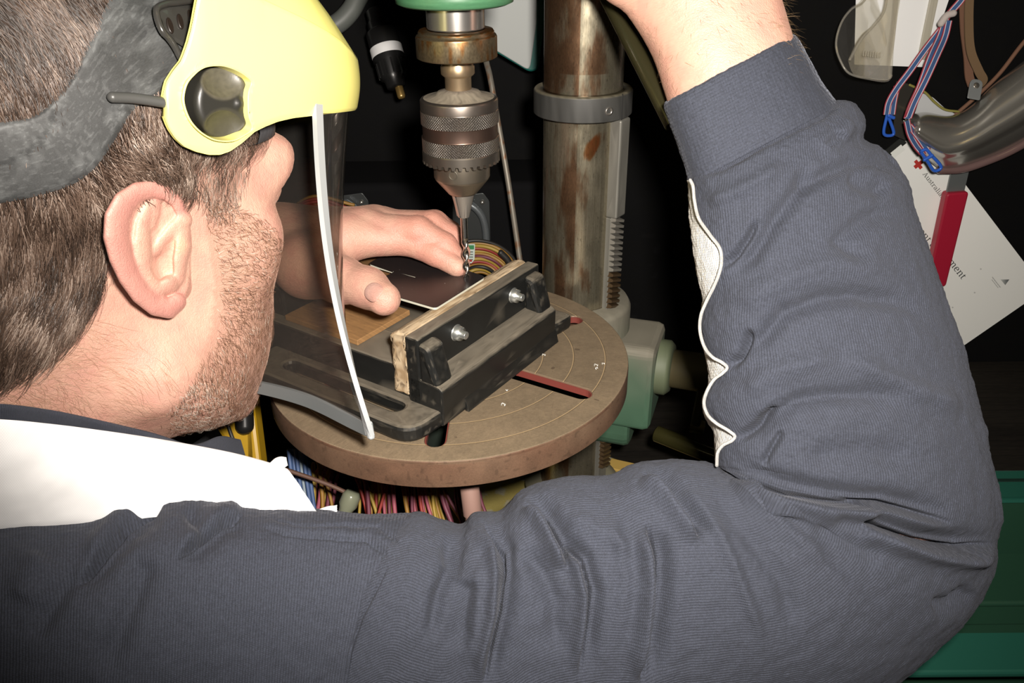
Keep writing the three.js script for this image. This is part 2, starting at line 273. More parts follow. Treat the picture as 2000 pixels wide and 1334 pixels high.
const tableTex = canvasTex(2048, 2048, (c, W) => {
  const S = W / 0.26, id = c.createImageData(W, W), d = id.data;
  for (let y = 0, q = 0; y < W; y++) for (let x = 0; x < W; x++, q += 4) {
    const u = x / W, v = y / W, n = nA(u, v), b = nB(u, v), m = nC(u, v), f = nD(u * 2, v * 2), X = (u - 0.5) * 0.26, Z = (v - 0.5) * 0.26, sw = nD(Math.hypot(X - 0.08, Z - 0.2) * 8, Math.atan2(Z - 0.2, X - 0.08) * 0.3);
    const k = 0.86 + 0.10 * n + 0.07 * b + 0.06 * m + 0.10 * f + 0.10 * (sw - 0.5); d[q] = 112 * k; d[q + 1] = 98 * k; d[q + 2] = 79 * k; d[q + 3] = 255;
  }
  c.putImageData(id, 0, 0);
  c.lineCap = 'round';
  for (const r of [0.0656, 0.087, 0.109]) { c.strokeStyle = 'rgba(60,48,34,0.5)'; c.lineWidth = 6; c.beginPath(); c.arc(W / 2, W / 2, r * S + 3, 0, 7); c.stroke(); c.strokeStyle = 'rgba(186,160,120,0.75)'; c.lineWidth = 4.5; c.beginPath(); c.arc(W / 2, W / 2, r * S, 0, 7); c.stroke(); }
  const r = rngOf(5);
  for (let i = 0; i < 420; i++) { const a = r() * 6.28, R = Math.sqrt(r()) * 0.12 * S, x = W / 2 + Math.cos(a) * R, y = W / 2 + Math.sin(a) * R, l = r() * 60 + 8, t = r() * 6.28; c.strokeStyle = r() < 0.55 ? 'rgba(190,168,130,' + (0.08 + r() * 0.16) + ')' : 'rgba(45,34,24,' + (0.1 + r() * 0.2) + ')'; c.lineWidth = 0.8 + r() * 1.6; c.beginPath(); c.moveTo(x, y); c.quadraticCurveTo(x + Math.cos(t) * l * 0.5 + r() * 8, y + Math.sin(t) * l * 0.5, x + Math.cos(t) * l, y + Math.sin(t) * l); c.stroke(); }
  for (let i = 0; i < 26; i++) { const a = r() * 6.28, R = Math.sqrt(r()) * 0.12 * S; c.fillStyle = 'rgba(35,25,18,' + r() * 0.4 + ')'; c.beginPath(); c.ellipse(W / 2 + Math.cos(a) * R, W / 2 + Math.sin(a) * R, 4 + r() * 14, 3 + r() * 8, r() * 3, 0, 7); c.fill(); }
});
const slotPath = (a, r0, r1, w) => { const p = new THREE.Path(), n = 10, c = Math.cos(a), s = Math.sin(a), P = []; for (let i = 0; i <= n; i++) { const t = a + Math.PI / 2 + Math.PI * i / n; P.push([r0 * c + w * Math.cos(t), r0 * s + w * Math.sin(t)]); } for (let i = 0; i <= n; i++) { const t = a - Math.PI / 2 + Math.PI * i / n; P.push([r1 * c + w * Math.cos(t), r1 * s + w * Math.sin(t)]); } p.setFromPoints(P.map(([x, y]) => new THREE.Vector2(x, y))); return p; };
{
  // shape plane: x right, y = -z ; slots every 60 degrees
  const slots = [-31, 29, -91, 89, 149, 209].map((d) => d * Math.PI / 180), w = 0.0065;
  const s = new THREE.Shape(); s.absarc(0, 0, TR, 0, Math.PI * 2); const centre = new THREE.Path(); centre.absarc(0, 0, 0.012, 0, Math.PI * 2);
  const g = slab(s, null, 0.0055, 0.0008, [centre, ...slots.map((a) => slotPath(a, 0.052, 0.104, w))], 64).rotateX(-Math.PI / 2).translate(TC.x, -0.0055, TC.z);
  const p = g.attributes.position, nn = g.attributes.normal, uv = g.attributes.uv;
  for (let i = 0; i < p.count; i++) if (nn.getY(i) > 0.6) uv.setXY(i, (p.getX(i) - TC.x) / 0.26 + 0.5, 0.5 - (p.getZ(i) - TC.z) / 0.26); else { const a = Math.atan2(p.getZ(i) - TC.z, p.getX(i) - TC.x); uv.setXY(i, a, p.getY(i) * 8); }
  const topMat = std(0xffffff, 0.62, 0.12, { map: tableTex });
  const rimTex = tex(1024, 1024, (u, v) => { const n = nB(u, v), f = nD(u * 2, v * 2), m = nC(u, v), a = nA(u, v); const k = 0.80 + 0.14 * n + 0.12 * f + 0.1 * a - 0.22 * smooth(0.78, 0.9, m) * f; return [0.42 * k, (0.31 + 0.03 * a) * k, (0.245 + 0.03 * a) * k]; });
  const rimMat = std(0xffffff, 0.5, 0.2, { map: rimTex });
  // split the top from the rim so that each carries its own surface
  const ng = g.toNonIndexed ? (g.index ? g.toNonIndexed() : g) : g, T = { a: [[], [], []], b: [[], [], []] };
  for (let i = 0; i < ng.attributes.position.count; i += 3) { const top = ng.attributes.normal.getY(i) > 0.6 && ng.attributes.normal.getY(i + 1) > 0.6 && ng.attributes.position.getY(i) > -0.0025, o = top ? T.a : T.b; for (let k = 0; k < 3; k++) { o[0].push(ng.attributes.position.getX(i + k), ng.attributes.position.getY(i + k), ng.attributes.position.getZ(i + k)); o[1].push(ng.attributes.normal.getX(i + k), ng.attributes.normal.getY(i + k), ng.attributes.normal.getZ(i + k)); o[2].push(ng.attributes.uv.getX(i + k), ng.attributes.uv.getY(i + k)); } }
  const mk = (o) => { const q = new THREE.BufferGeometry(); q.setAttribute('position', new THREE.Float32BufferAttribute(o[0], 3)); q.setAttribute('normal', new THREE.Float32BufferAttribute(o[1], 3)); q.setAttribute('uv', new THREE.Float32BufferAttribute(o[2], 2)); return q; };
  const ringG = lathe([[0.117, -0.0050], [0.117, -0.019], [0.1185, -0.020], [0.1235, -0.020], [TR + 0.0002, -0.0185], [TR + 0.0002, -0.0028], [TR - 0.0008, -0.0010]], 180).translate(TC.x, 0, TC.z); { const q = ringG.attributes, uq = q.uv; for (let i = 0; i < uq.count; i++) uq.setXY(i, Math.atan2(q.position.getZ(i) - TC.z, q.position.getX(i) - TC.x) / 6.2832 * 3, q.position.getY(i) * 4 + Math.hypot(q.position.getZ(i) - TC.z, q.position.getX(i) - TC.x) * 4); }
  const table = part('table', merge([mk(T.b), ringG]), rimMat, press);
  part('table_face', mk(T.a), topMat, table, false);
  for (const a of slots) { // red painted inside of each slot
    const outer = new THREE.Shape(slotPath(a, 0.052, 0.104, w - 0.0001).getPoints()), inner = slotPath(a, 0.052, 0.104, w - 0.0007);
    part('slot_lining', slab(outer, null, 0.0046, 0, [inner]).rotateX(-Math.PI / 2).translate(TC.x, -0.0056, TC.z), std(new THREE.Color(0.15, 0.028, 0.02), 0.7), table, false);
  }
  part('table_web', lathe([[0.012, -0.0054], [0.040, -0.0054], [0.036, -0.014], [0.035, -0.062], [0.012, -0.064]], 48).translate(TC.x, 0, TC.z), std(new THREE.Color(0.012, 0.02, 0.014), 0.7), press);
}
{ // swivel arm and clamp of the table on the column
  const hd = V(0.95, 0, 0.31).normalize(), hs = V(0, 1, 0).cross(hd), o = V(CX, 0, CZ);
  const dustG = [0.17, 0.155, 0.12], green = [0.045, 0.105, 0.062];
  const DP = (g) => paint(g, (p, n) => { const k = clamp(smooth(-0.5, 0.8, n.y + 0.25 * fbm(p.x * 60, p.y * 60, p.z * 60) + (p.y + 0.075) * 14)), s = 1 + 0.12 * noise3(p.x * 500, p.y * 500, p.z * 500); return mix3(green, dustG, k * 0.95).map((c) => c * s); });
  const collar = lathe([[CR + 0.0004, -0.125], [0.044, -0.125], [0.046, -0.122], [0.046, -0.024], [0.043, -0.019], [CR + 0.0004, -0.018]], 64).translate(CX, 0, CZ);
  const prof = roundPoly([[-0.03, -0.125], [0.031, -0.125, 0.016], [0.031, -0.045, 0.009], [-0.03, -0.045, 0.009]], 0.006);
  const house = slab(prof, frame(hs, V(0, 1, 0), hd, o.clone().addScaledVector(hd, 0.012)), 0.062, 0.006);
  const skirt = slab(roundPoly([[-0.024, -0.155, 0.02], [0.024, -0.155, 0.02], [0.028, -0.11], [-0.028, -0.11]], 0.008), frame(hs, V(0, 1, 0), hd, o.clone().addScaledVector(hd, 0.016)), 0.040, 0.005);
  const arm = capped([o.clone().setY(-0.06), V(TC.x, -0.055, TC.z)], 0.024, 8, 24);
  const lug = capped([o.clone().addScaledVector(hd, 0.034).addScaledVector(hs, 0.03).setY(-0.012), o.clone().addScaledVector(hd, 0.046).addScaledVector(hs, 0.024).setY(-0.03)], 0.009, 6, 18);
  part('table_bracket', merge([collar, house, skirt].map((g) => { g = g.index ? g.toNonIndexed() : g; return DP(tess(g, 0.008, 4)); })), dustyGreen, press);
  part('table_arm', arm, std(new THREE.Color(0.012, 0.022, 0.015), 0.7), press);
  const e = o.clone().addScaledVector(hd, 0.074).setY(-0.075);
  const brownish = std(new THREE.Color(0.075, 0.062, 0.03), 0.5, 0.2), olive = std(new THREE.Color(0.05, 0.045, 0.02), 0.4, 0.4);
  part('pinion_boss', latheAlong([[0.024, -0.002], [0.024, 0.008], [0.020, 0.012], [0.0, 0.012]], e, e.clone().add(hd)), std(new THREE.Color(0.10, 0.12, 0.07), 0.6), press);
  const sh = e.clone().addScaledVector(hd, 0.010);
  part('crank_hub', latheAlong([[0, 0], [0.0165, 0], [0.0165, 0.037], [0.0152, 0.040], [0, 0.040]], sh, sh.clone().add(hd)), brownish, press);
  const c0 = sh.clone().addScaledVector(hd, 0.030), c1 = at(1358, 832, c0.clone().sub(CAM).dot(FWD) + 0.01);
  const cd = c1.clone().sub(c0).normalize(), cs2 = hd.clone().addScaledVector(cd, -hd.dot(cd)).normalize();
  const crank = part('crank_arm', slab(roundPoly([[-0.011, 0], [0.011, 0], [0.010, c0.distanceTo(c1) * 0.5], [0.007, c0.distanceTo(c1)], [-0.007, c0.distanceTo(c1)], [-0.010, c0.distanceTo(c1) * 0.5]], 0.006), frame(cd.clone().cross(cs2), cd, cs2, c0.clone().addScaledVector(cs2, -0.004)), 0.008, 0.0015), brownish, press);
  const b1 = c1.clone().addScaledVector(cs2, 0.002);
  part('bolt', new THREE.CylinderGeometry(0.0062, 0.0062, 0.012, 6).applyMatrix4(axisFrame(b1, b1.clone().add(cs2))), std(new THREE.Color(0.22, 0.18, 0.06), 0.4, 0.6), crank, false);
  const zc = c0.clone().sub(CAM).dot(FWD), h0 = at(1280, 846, zc + 0.05), h1 = at(1400, 893, zc + 0.02);
  const hm = std(new THREE.Color(0.06, 0.055, 0.018), 0.22, 0.6);
  part('clamp_handle', latheAlong([[0, 0], [0.0062, 0], [0.0075, 0.0015], [0.0075, h0.distanceTo(h1)], [0, h0.distanceTo(h1)]], h0, h1), hm, press);
  const pk = std(new THREE.Color(0.22, 0.13, 0.105), 0.7);
  const p0 = onY(917, 950, -0.05), p1 = p0.clone().add(V(0.004, -0.05, 0.01));
  part('lock_bolt', latheAlong([[0, 0], [0.0062, 0.0], [0.0062, 0.020], [0.0052, 0.021], [0.0052, 0.05], [0, 0.05]], p0, p1), pk, press);
}
const knurl = tex(256, 256, (u, v) => { const a = Math.abs(((u * 16 + v * 16) % 1 + 1) % 1 - 0.5) * 2, b = Math.abs(((u * 16 - v * 16) % 1 + 1) % 1 - 0.5) * 2; return Math.min(a, b) ** 0.7; }, null, false);
const chuckSteel = (rough, c) => std(new THREE.Color(...c), rough, 0.93);
{ // head above the frame, quill, chuck
  const sp = V(0, 0, 0), Y = (py) => yOn(0, 0, py);
  const headC = V(CX / 2, 0, CZ / 2);
  part('head', merge([lathe([[0.0175, 0.2295], [0.030, 0.2295], [0.0335, 0.231], [0.0342, 0.235], [0.0342, 0.34], [0, 0.34]], 64), slab(roundPoly([[-0.13, -0.06], [0.13, -0.06], [0.13, 0.06], [-0.13, 0.06]], 0.03), frame(toSp, toSp.clone().cross(V(0, 1, 0)).negate(), V(0, 1, 0), V(headC.x, 0.30, headC.z)), 0.16, 0.008),
    lathe([[CR + 0.0005, 0.285], [0.044, 0.285], [0.047, 0.29], [0.047, 0.31]], 48).translate(CX, 0, CZ)]), greenMat, press);
  part('quill', lathe([[0.006, 0.2165], [0.0166, 0.2165], [0.0168, 0.2175], [0.0168, 0.2405]], 64), chuckSteel(0.24, [0.55, 0.53, 0.5]), press);
  const bronze = tex(512, 128, (u, v) => { const n = nB(u * 2, v * 0.5), f = nD(u, v * 0.4), r = smooth(0.45, 0.85, nA(u * 2, v) * 0.6 + n * 0.5); const c = mix3([0.5, 0.45, 0.36], [0.48, 0.32, 0.17], r); return c.map((x) => x * (0.85 + 0.25 * f)); });
  const collar = part('quill_collar', lathe([[0.016, 0.2003], [0.0222, 0.2003], [0.0238, 0.2012], [0.0238, 0.2122], [0.0232, 0.2134], [0.0222, 0.2138], [0.0222, 0.2150], [0.0214, 0.2162], [0.0168, 0.2164]], 72), std(0xffffff, 0.34, 0.88, { map: bronze }), press);
  part('spindle', lathe([[0.006, 0.175], [0.0079, 0.181], [0.0079, 0.1895], [0.0092, 0.1905], [0.0101, 0.1915], [0.0101, 0.1955], [0.0092, 0.1968], [0.0088, 0.2003]], 48), std(new THREE.Color(0.36, 0.27, 0.17), 0.38, 0.88), press);
  // chuck: dusty top, knurled sleeve, nose, jaws
  const sleeveC = [0.22, 0.19, 0.165], R = 0.0236;
  const chuck = part('chuck', lathe([[R, 0.1714], [R, 0.1764], [R - 0.0008, 0.1774], [R - 0.0022, 0.1778]], 72), chuckSteel(0.34, sleeveC), press);
  part('chuck_top', dustPaint(tess(lathe([[R - 0.0022, 0.17775], [R - 0.004, 0.1778], [0.014, 0.1795], [0.0125, 0.1812], [0.0078, 0.1826]], 64).toNonIndexed(), 0.004, 3), [0.12, 0.1, 0.08], [0.19, 0.165, 0.125]), std(0xffffff, 0.8, 0.1, { vertexColors: true }), chuck, false);
  const band = (y0, y1) => { const g = new THREE.CylinderGeometry(R + 0.00015, R + 0.00015, y1 - y0, 96, 1, true).translate(0, (y0 + y1) / 2, 0), uv = g.attributes.uv; for (let i = 0; i < uv.count; i++) uv.setXY(i, uv.getX(i) * 5.6, uv.getY(i) * (y1 - y0) / 0.0265); return g; };
  const kn = std(new THREE.Color(0.24, 0.22, 0.2), 0.34, 0.9, { bumpMap: knurl, bumpScale: 0.0008 });
  for (const [a, b] of [[0.1629, 0.1708], [0.1467, 0.1548]]) part('knurled_band', band(a, b), kn, chuck, false);
  part('sleeve_band', lathe([[R + 0.0001, 0.1708], [R - 0.0003, 0.1711], [R, 0.1714]], 72), chuckSteel(0.3, sleeveC), chuck, false);
  part('sleeve_band', lathe([[R + 0.0001, 0.1548], [R - 0.0006, 0.1553], [R - 0.0005, 0.1623], [R + 0.0001, 0.1629]], 72), std(new THREE.Color(0.15, 0.10, 0.08), 0.34, 0.9), chuck, false);
  { // crown gear along the lower edge
    const n = 34, P = [], I = [], U = [], r0 = R + 0.0004, seg = n * 8;
    for (let i = 0; i <= seg; i++) { const a = i / seg * Math.PI * 2, k = (i % 8), t = k < 4 ? 1 : 0, yb = 0.1387 + 0.0021 * (1 - t); for (const [r, y] of [[R - 0.0002, 0.1467], [r0, 0.1458], [r0, yb + 0.0004], [r0 - 0.0032, yb - 0.0002 + 0.0006 * 0], [0.0175, 0.1405]]) { P.push(r * Math.sin(a), y, r * Math.cos(a)); U.push(a, y); } if (i) for (let j = 0; j < 4; j++) { const q = (i - 1) * 5 + j; I.push(q, q + 1, q + 5, q + 1, q + 6, q + 5); } }
    part('gear_ring', indexed(P, I, U, true), chuckSteel(0.34, [0.23, 0.205, 0.175]), chuck, false);
  }
  const noseMat = std(new THREE.Color(0.30, 0.26, 0.205), 0.33, 0.92);
  const nose = part('nose', lathe([[0.008, 0.1180], [0.0092, 0.1182], [0.0098, 0.119], [0.0168, 0.1275], [0.0176, 0.1292], [0.0178, 0.1405], [0.017, 0.142]], 64), noseMat, chuck, false);
  const kh = V(-0.24, 0, 0.97).normalize(), kp = kh.clone().multiplyScalar(0.0172).setY(0.1345);
  part('key_hole', latheAlong([[0.0, -0.0005], [0.0021, -0.0003], [0.0023, 0.0008], [0.0027, 0.0009], [0.0029, 0.0006]], kp, kp.clone().add(kh), 24), std(new THREE.Color(0.10, 0.09, 0.07), 0.5, 0.6), chuck, false);
  for (let k = 0; k < 3; k++) { // jaws
    const a = k * 2.094 + 0.42, g = new THREE.CylinderGeometry(0.0078, 0.0036, 0.017, 18, 1, false, a - 0.98, 1.96).translate(0, 0.1105, 0);
    const c = [[0, 0.119, 0]]; part('jaw', merge([g, rod(V(Math.sin(a) * 0.003, 0.1025, Math.cos(a) * 0.003), V(Math.sin(a) * 0.0042, 0.119, Math.cos(a) * 0.0042), 0.0014, 0.0032, 14)]), std(new THREE.Color(0.42, 0.39, 0.35), 0.34, 0.8), chuck, false);
  }
  // feed lever
  const l0 = at(1192, 0, 0.497), l1 = at(1285, 182, 0.482), ld = l1.clone().sub(l0).normalize(), a = l0.clone().addScaledVector(ld, -0.06), b = l1.clone().addScaledVector(ld, 0.022);
  const lm = std(new THREE.Color(0.028, 0.025, 0.011), 0.24, 0.3);
  part('feed_lever', merge([rod(a, b, 0.0056, 0.0056, 28), latheAlong([[0, -0.02], [0.024, -0.02], [0.024, 0.02], [0, 0.02]], a, a.clone().add(toRt))]), lm, press);
  const lv2 = a.clone().add(V(0.10, 0.085, 0.035)); part('feed_lever', merge([rod(a, lv2, 0.0056), new THREE.SphereGeometry(0.016, 20, 14).translate(lv2.x, lv2.y, lv2.z)]), lm, press);
}
{ // drill bit: plain shank, twisted flutes, split point
  const y0 = 0.0578, yF = 0.0885, n = 24, rows = 80, P = [], I = [], U = [];
  for (let i = 0; i <= rows; i++) {
    const t = i / rows, y = y0 + (0.106 - y0) * t, fl = smooth(yF, yF - 0.006, y), tw = (y - y0) / 0.0175 * Math.PI * 2;
    for (let j = 0; j <= n; j++) { const a = j / n * Math.PI * 2, c = Math.cos((a - tw)), cut = smooth(0.25, 0.95, Math.abs(c)); let r = 0.00232 * (1 - 0.5 * fl * cut); if (i === 0) r = 0.0001; else r *= smooth(-0.0004, 0.0014, y - y0) * 0.999; P.push(r * Math.sin(a), y - (i === 0 ? 0.0004 : 0), r * Math.cos(a)); U.push(j / n, t); if (i && j) { const q = (i - 1) * (n + 1) + j - 1; I.push(q, q + 1, q + n + 1, q + 1, q + n + 2, q + n + 1); } }
  }
  const t = single('drill_bit', 'bright twist drill bit held in the chuck and touching the black plate', 'drill bit', indexed(P, I, U), brightSteel);
}
// ---------------------------------------------------------------- vise on the table
{
  const A = V(0.557, 0, -0.83).normalize(), C = V(0.83, 0, 0.557).normalize(), UP = V(0, 1, 0);
  const W = (a, c, y) => V(A.x * a + C.x * c, y * 1, A.z * a + C.z * c).multiplyScalar(0.001).setY(y / 1000);
  const t = thing('machine_vise', 'dusty black cast iron drill vise with a bolted chipboard jaw liner on the round table', 'vise', W(-20, -20, 0));
  const iron = std(0xffffff, 0.42, 0.15, { vertexColors: true });
  const black = [0.010, 0.0105, 0.010], dust = [0.20, 0.175, 0.135];
  const prep = (g, amt = 1, edge = 0.003) => paint(tess(g, edge, 6), (p, n) => {
    const f = fbm(p.x * 160, p.y * 160, p.z * 160), s = noise3(p.x * 900, p.y * 900, p.z * 900);
    let k = smooth(0.25, 0.9, n.y + 0.22 * f + 0.12 * s) * amt * (0.75 + 0.3 * f); k = Math.max(k, smooth(0.62, 0.8, s + 0.35 * f) * 0.22);
    return mix3(black, dust, clamp(k)).map((c) => c * (1 + 0.25 * s)); });
  const ext = (prof, a0, a1, bev = 0.0012, r = 0.002) => slab(roundPoly(prof.map(([c, y, q]) => [c / 1000, y / 1000, q !== undefined ? q / 1000 : undefined]), r), frame(C, UP, A.clone().negate(), W(a1, 0, 0)), (a1 - a0) / 1000, bev);
  const flat = (prof, y0, y1, bev = 0.0012, r = 0.004, holes = []) => slab(roundPoly(prof.map(([a, c, q]) => [a / 1000, c / 1000, q !== undefined ? q / 1000 : undefined]), r), frame(A, C, UP.clone(), V(0, y0 / 1000, 0)), (y1 - y0) / 1000, bev, holes);
  // frame A, C, up is right handed only with C -> -C, so shapes are drawn in (a, c) and mirrored consistently
  part('body', [prep(ext([[16, 0], [41, 0], [41.5, 25, 1.5], [39, 27.5], [25, 29], [16, 29]], -82, 49)), prep(ext([[41, 0], [44, 0], [41, 10]], -60, 49, 0.0004, 0.0005), 0.6)], iron, t);
  const jaw = part('fixed_jaw', [prep(ext([[15, 10], [25, 10], [25, 56], [15, 56]], -82, 52, 0.0012, 0.0018), 0.95)], iron, t);
  for (const [a0, a1] of [[-82, -66], [33, 49]]) { // tapered posts behind the jaw
    const b = [[24, 26], [38.5, 26], [32, 51, 3], [24, 53]], g = ext(b, a0, a1, 0.003, 0.003);
    part('post', prep(g, 0.75), iron, t);
  }
  const chipG = tess(ext([[3, 13], [15, 13], [15, 55.6], [8, 56], [3, 54]], -81, 51, 0.0014, 0.002), 0.0022, 6), p = chipG.attributes.position;
  for (let i = 0; i < p.count; i++) { const k = 0.0007 * noise3(p.getX(i) * 260, p.getY(i) * 260, p.getZ(i) * 260); p.setXYZ(i, p.getX(i) + k, p.getY(i) + 0.6 * k, p.getZ(i) - k); }
  paint(chipG, (q) => { const f = noise3(q.x * 330, q.y * 330, q.z * 330), g = noise3(q.x * 160, q.y * 160, q.z * 160), h = noise3(q.x * 900, q.y * 900, q.z * 900), d = smooth(0.3, 0.6, f) * 0.8; return mix3(mix3([0.27, 0.185, 0.10], [0.46, 0.36, 0.235], smooth(-0.4, 0.4, g + 0.7 * h)), [0.09, 0.06, 0.035], d); });
  part('jaw_liner', chipG, std(0xffffff, 0.9, 0, { vertexColors: true }), t).userData.label = 'rough chipboard jaw liner';
  const zinc = std(new THREE.Color(0.5, 0.52, 0.5), 0.3, 0.85);
  for (const a of [-45, 19]) { // bolts through the jaw
    const q = W(a, 25, 44.5); const b = part('bolt', latheAlong([[0, 0.0082], [0.002, 0.0082], [0.0026, 0.0078], [0.0026, 0.0042], [0.0046, 0.004], [0.0048, 0.0006], [0.0054, 0.0004], [0.0054, 0]], q, q.clone().add(C), 20), zinc, t);
    part('bolt_head', new THREE.CylinderGeometry(0.0040, 0.0043, 0.0038, 6).translate(0, 0.0022, 0).applyMatrix4(axisFrame(q, q.clone().add(C))), zinc, b, false);
  }
  const hole = (a, c0, c1, w) => { const p = new THREE.Path(), P = []; for (let i = 0; i <= 8; i++) { const q = Math.PI * i / 8; P.push(new THREE.Vector2((a + w * Math.cos(q)) / 1000, (c1 + w * Math.sin(q)) / 1000)); } for (let i = 0; i <= 8; i++) { const q = Math.PI + Math.PI * i / 8; P.push(new THREE.Vector2((a + w * Math.cos(q)) / 1000, (c0 + w * Math.sin(q)) / 1000)); } p.setFromPoints(P); return p; };
  for (const [a0, a1, nm] of [[-109, -70, 1], [46, 75, 1]]) part('lug', prep(flat([[a0, -110, 14], [a0, 38, 15], [a1, 41, 6], [a1, -110, 6]], 0, 11, 0.0025, 0.01, [hole(a0 < 0 ? -91 : 62, -80, 12, 5)]), 0.85), iron, t);
  for (const [a0, a1] of [[-79, -46], [22, 46]]) part('rail', prep(ext([[-118, 0], [17, 0], [17, 31], [-118, 31]], a0, a1, 0.0015, 0.002)), iron, t);
  part('bed', prep(ext([[-118, 2], [16, 2], [16, 30.4], [-118, 30.4]], -46, 22, 0.0008, 0.001), 0.85), iron, t);
  part('moving_jaw', prep(ext([[-128, 18], [-104, 18], [-104, 52], [-114, 52], [-126, 34]], -70, 46, 0.002, 0.003)), iron, t);
  const s0 = W(-12, -112, 30), s1 = W(-12, -185, 30); part('screw', rod(s0, s1, 0.007, 0.007, 20), steel, t);

  // ---- what the man drills
  const wt = tex(512, 256, (u, v) => { const g = nD(u * 0.12, v * 1.3), b = nB(u * 0.3, v * 2), f = nC(u, v); const k = 0.9 + 0.16 * g - 0.12 * b + 0.05 * f; return [0.56 * k, 0.42 * k, 0.26 * k]; }, [9, 14]);
  const uvBy = (g) => { const p = g.attributes.position, uv = g.attributes.uv; for (let i = 0; i < p.count; i++) uv.setXY(i, p.getX(i) * C.x + p.getZ(i) * C.z, p.getX(i) * A.x + p.getZ(i) * A.z + p.getY(i)); return g; };
  single('wood_block', 'tan wooden packing block under the thumb on the vise bed', 'wood block', uvBy(ext([[-100, 31.1], [-33, 31.1], [-33, 35], [-100, 35]], -74, -22, 0.0005, 0.0006)), std(0xffffff, 0.75, 0, { map: wt }));
  single('packing_strip', 'greyish wooden packing strip under the notched edge of the plate', 'wood strip', uvBy(ext([[-100, 31.1], [-52, 31.1], [-52, 53], [-100, 53]], -18, 34, 0.0005, 0.0006)), std(0xc9bfae, 0.8, 0, { map: wt }));

  const PY = 0.0572, Q = (x, y) => { const q = onY(x, y, PY); return [q.x, -q.z]; };
  const outline = [[[722, 518], 0.001], [[757, 499], 0.004], [[850, 506], 0.002], [[918, 535], 0.002], [[949, 545], 0.004], [[851, 607], 0.003], [[783, 587], 0.002], [[722, 566], 0.003], [[746, 548], 0.0004], [[767, 537.5], 0.0004], [[770, 535], 0.0004], [[724, 521], 0.0004]].map(([q, r]) => [...Q(...q), r]);
  const pm = new THREE.Matrix4().makeRotationX(-Math.PI / 2).setPosition(0, PY, 0);
  const pl = thing('metal_plate', 'thin notched plate with a black face and bright cut edges under the drill bit', 'metal plate', V(0, PY, 0));
  const slit = [Q(768, 534.2), Q(812, 545.6), Q(811, 547.2), Q(768, 536.2)];
  part('sheet', slab(roundPoly(outline, 0.001), pm, 0.0016, 0.0002, [], 6), std(new THREE.Color(0.72, 0.72, 0.60), 0.3, 0.35), pl);
  const fm = pm.clone().setPosition(0, PY + 0.0016, 0);
  const scratch = canvasTex(1024, 1024, (c, w) => { c.fillStyle = '#221e1e'; c.fillRect(0, 0, w, w); const r = rngOf(9); for (let i = 0; i < 260; i++) { c.fillStyle = 'rgba(' + (r() < 0.3 ? '210,205,200' : '110,104,100') + ',' + (0.15 + r() * 0.5) + ')'; const x = r() * w, y = r() * w, s = 0.6 + r() * r() * 4; c.beginPath(); c.ellipse(x, y, s, s * (0.4 + r() * 0.6), r() * 3, 0, 7); c.fill(); } for (let i = 0; i < 40; i++) { c.strokeStyle = 'rgba(150,140,135,' + r() * 0.2 + ')'; c.lineWidth = 0.8; const x = r() * w, y = r() * w; c.beginPath(); c.moveTo(x, y); c.lineTo(x + (r() - 0.5) * 120, y + (r() - 0.5) * 120); c.stroke(); } });
  const film = slab(roundPoly(outline, 0.001), fm, 0.0003, 0, [new THREE.Path(slit.map(([x, y]) => new THREE.Vector2(x, y)))]), fp = film.attributes.position, fu = film.attributes.uv; for (let i = 0; i < fp.count; i++) fu.setXY(i, fp.getX(i) * 9, fp.getZ(i) * 9);
  scratch.wrapS = scratch.wrapT = THREE.RepeatWrapping;
  part('black_coating', film, std(0xffffff, 0.3, 0.1, { map: scratch }), pl);
}
{ // swarf and crumbs lying on the table
  const r = rngOf(21), mat = std(new THREE.Color(0.7, 0.68, 0.62), 0.35, 0.6);
  for (const [x, y, s, l] of [[1062, 695, 1.1, 'bright metal curl on the inner groove ring of the round table'], [1164, 715, 1.3, 'larger of two bright metal crumbs between the outer groove rings of the table'], [1165, 721, 0.9, 'smaller crumb just below the larger one between the outer groove rings'], [1178, 712, 0.9, 'bright metal speck lying on the outermost groove ring'], [983, 792, 1.4, 'bright metal sliver alone in front of the vise on the table'], [990, 763, 0.8, 'faint metal speck between the vise wall and the lone sliver']]) {
    const q = onY(x, y, 0.0002), a = r() * 6.28, P = []; for (let i = 0; i < 7; i++) P.push(V(q.x + Math.cos(a + i * 0.7) * 0.0009 * s, 0.0006 + 0.00035 * (i % 3), q.z + Math.sin(a + i * 0.7) * 0.0009 * s));
    single('metal_shaving', l, 'shaving', tube(P, 0.00032 * s, 14, 6), mat, 'metal shavings on the round table');
  }
}
// ---------------------------------------------------------------- the man
const HS = 1.0405, YAW = 56 * Math.PI / 180;
const [HR, HU, HF] = (() => { const a = YAW, d = 10.13 * Math.PI / 180, r = 0.536 * Math.PI / 180; const F = V(Math.cos(d) * Math.cos(a), -Math.sin(d), -Math.cos(d) * Math.sin(a)), R = V(Math.sin(a), 0, Math.cos(a)), U = R.clone().cross(F).multiplyScalar(-1); if (U.y < 0) U.negate(); return [R.clone().multiplyScalar(Math.cos(r)).addScaledVector(U, Math.sin(r)), U.clone().multiplyScalar(Math.cos(r)).addScaledVector(R, -Math.sin(r)), F]; })();
const HO = at(321, 497, 0.376).addScaledVector(HR, -0.07 * HS);
const HW = (x, y, z) => HO.clone().addScaledVector(HR, x * HS).addScaledVector(HU, y * HS).addScaledVector(HF, z * HS);
const toHead = (p) => { _q.copy(p).sub(HO); return [_q.dot(HR) / HS, _q.dot(HU) / HS, _q.dot(HF) / HS]; };
const neckEnd = toHead(at(30, 985, 0.47)), cA = { x: 0, y: -0.03, z: -0.034 }, cB = { x: neckEnd[0], y: neckEnd[1], z: neckEnd[2] };
const pt = (x, y, z) => ({ x, y, z });
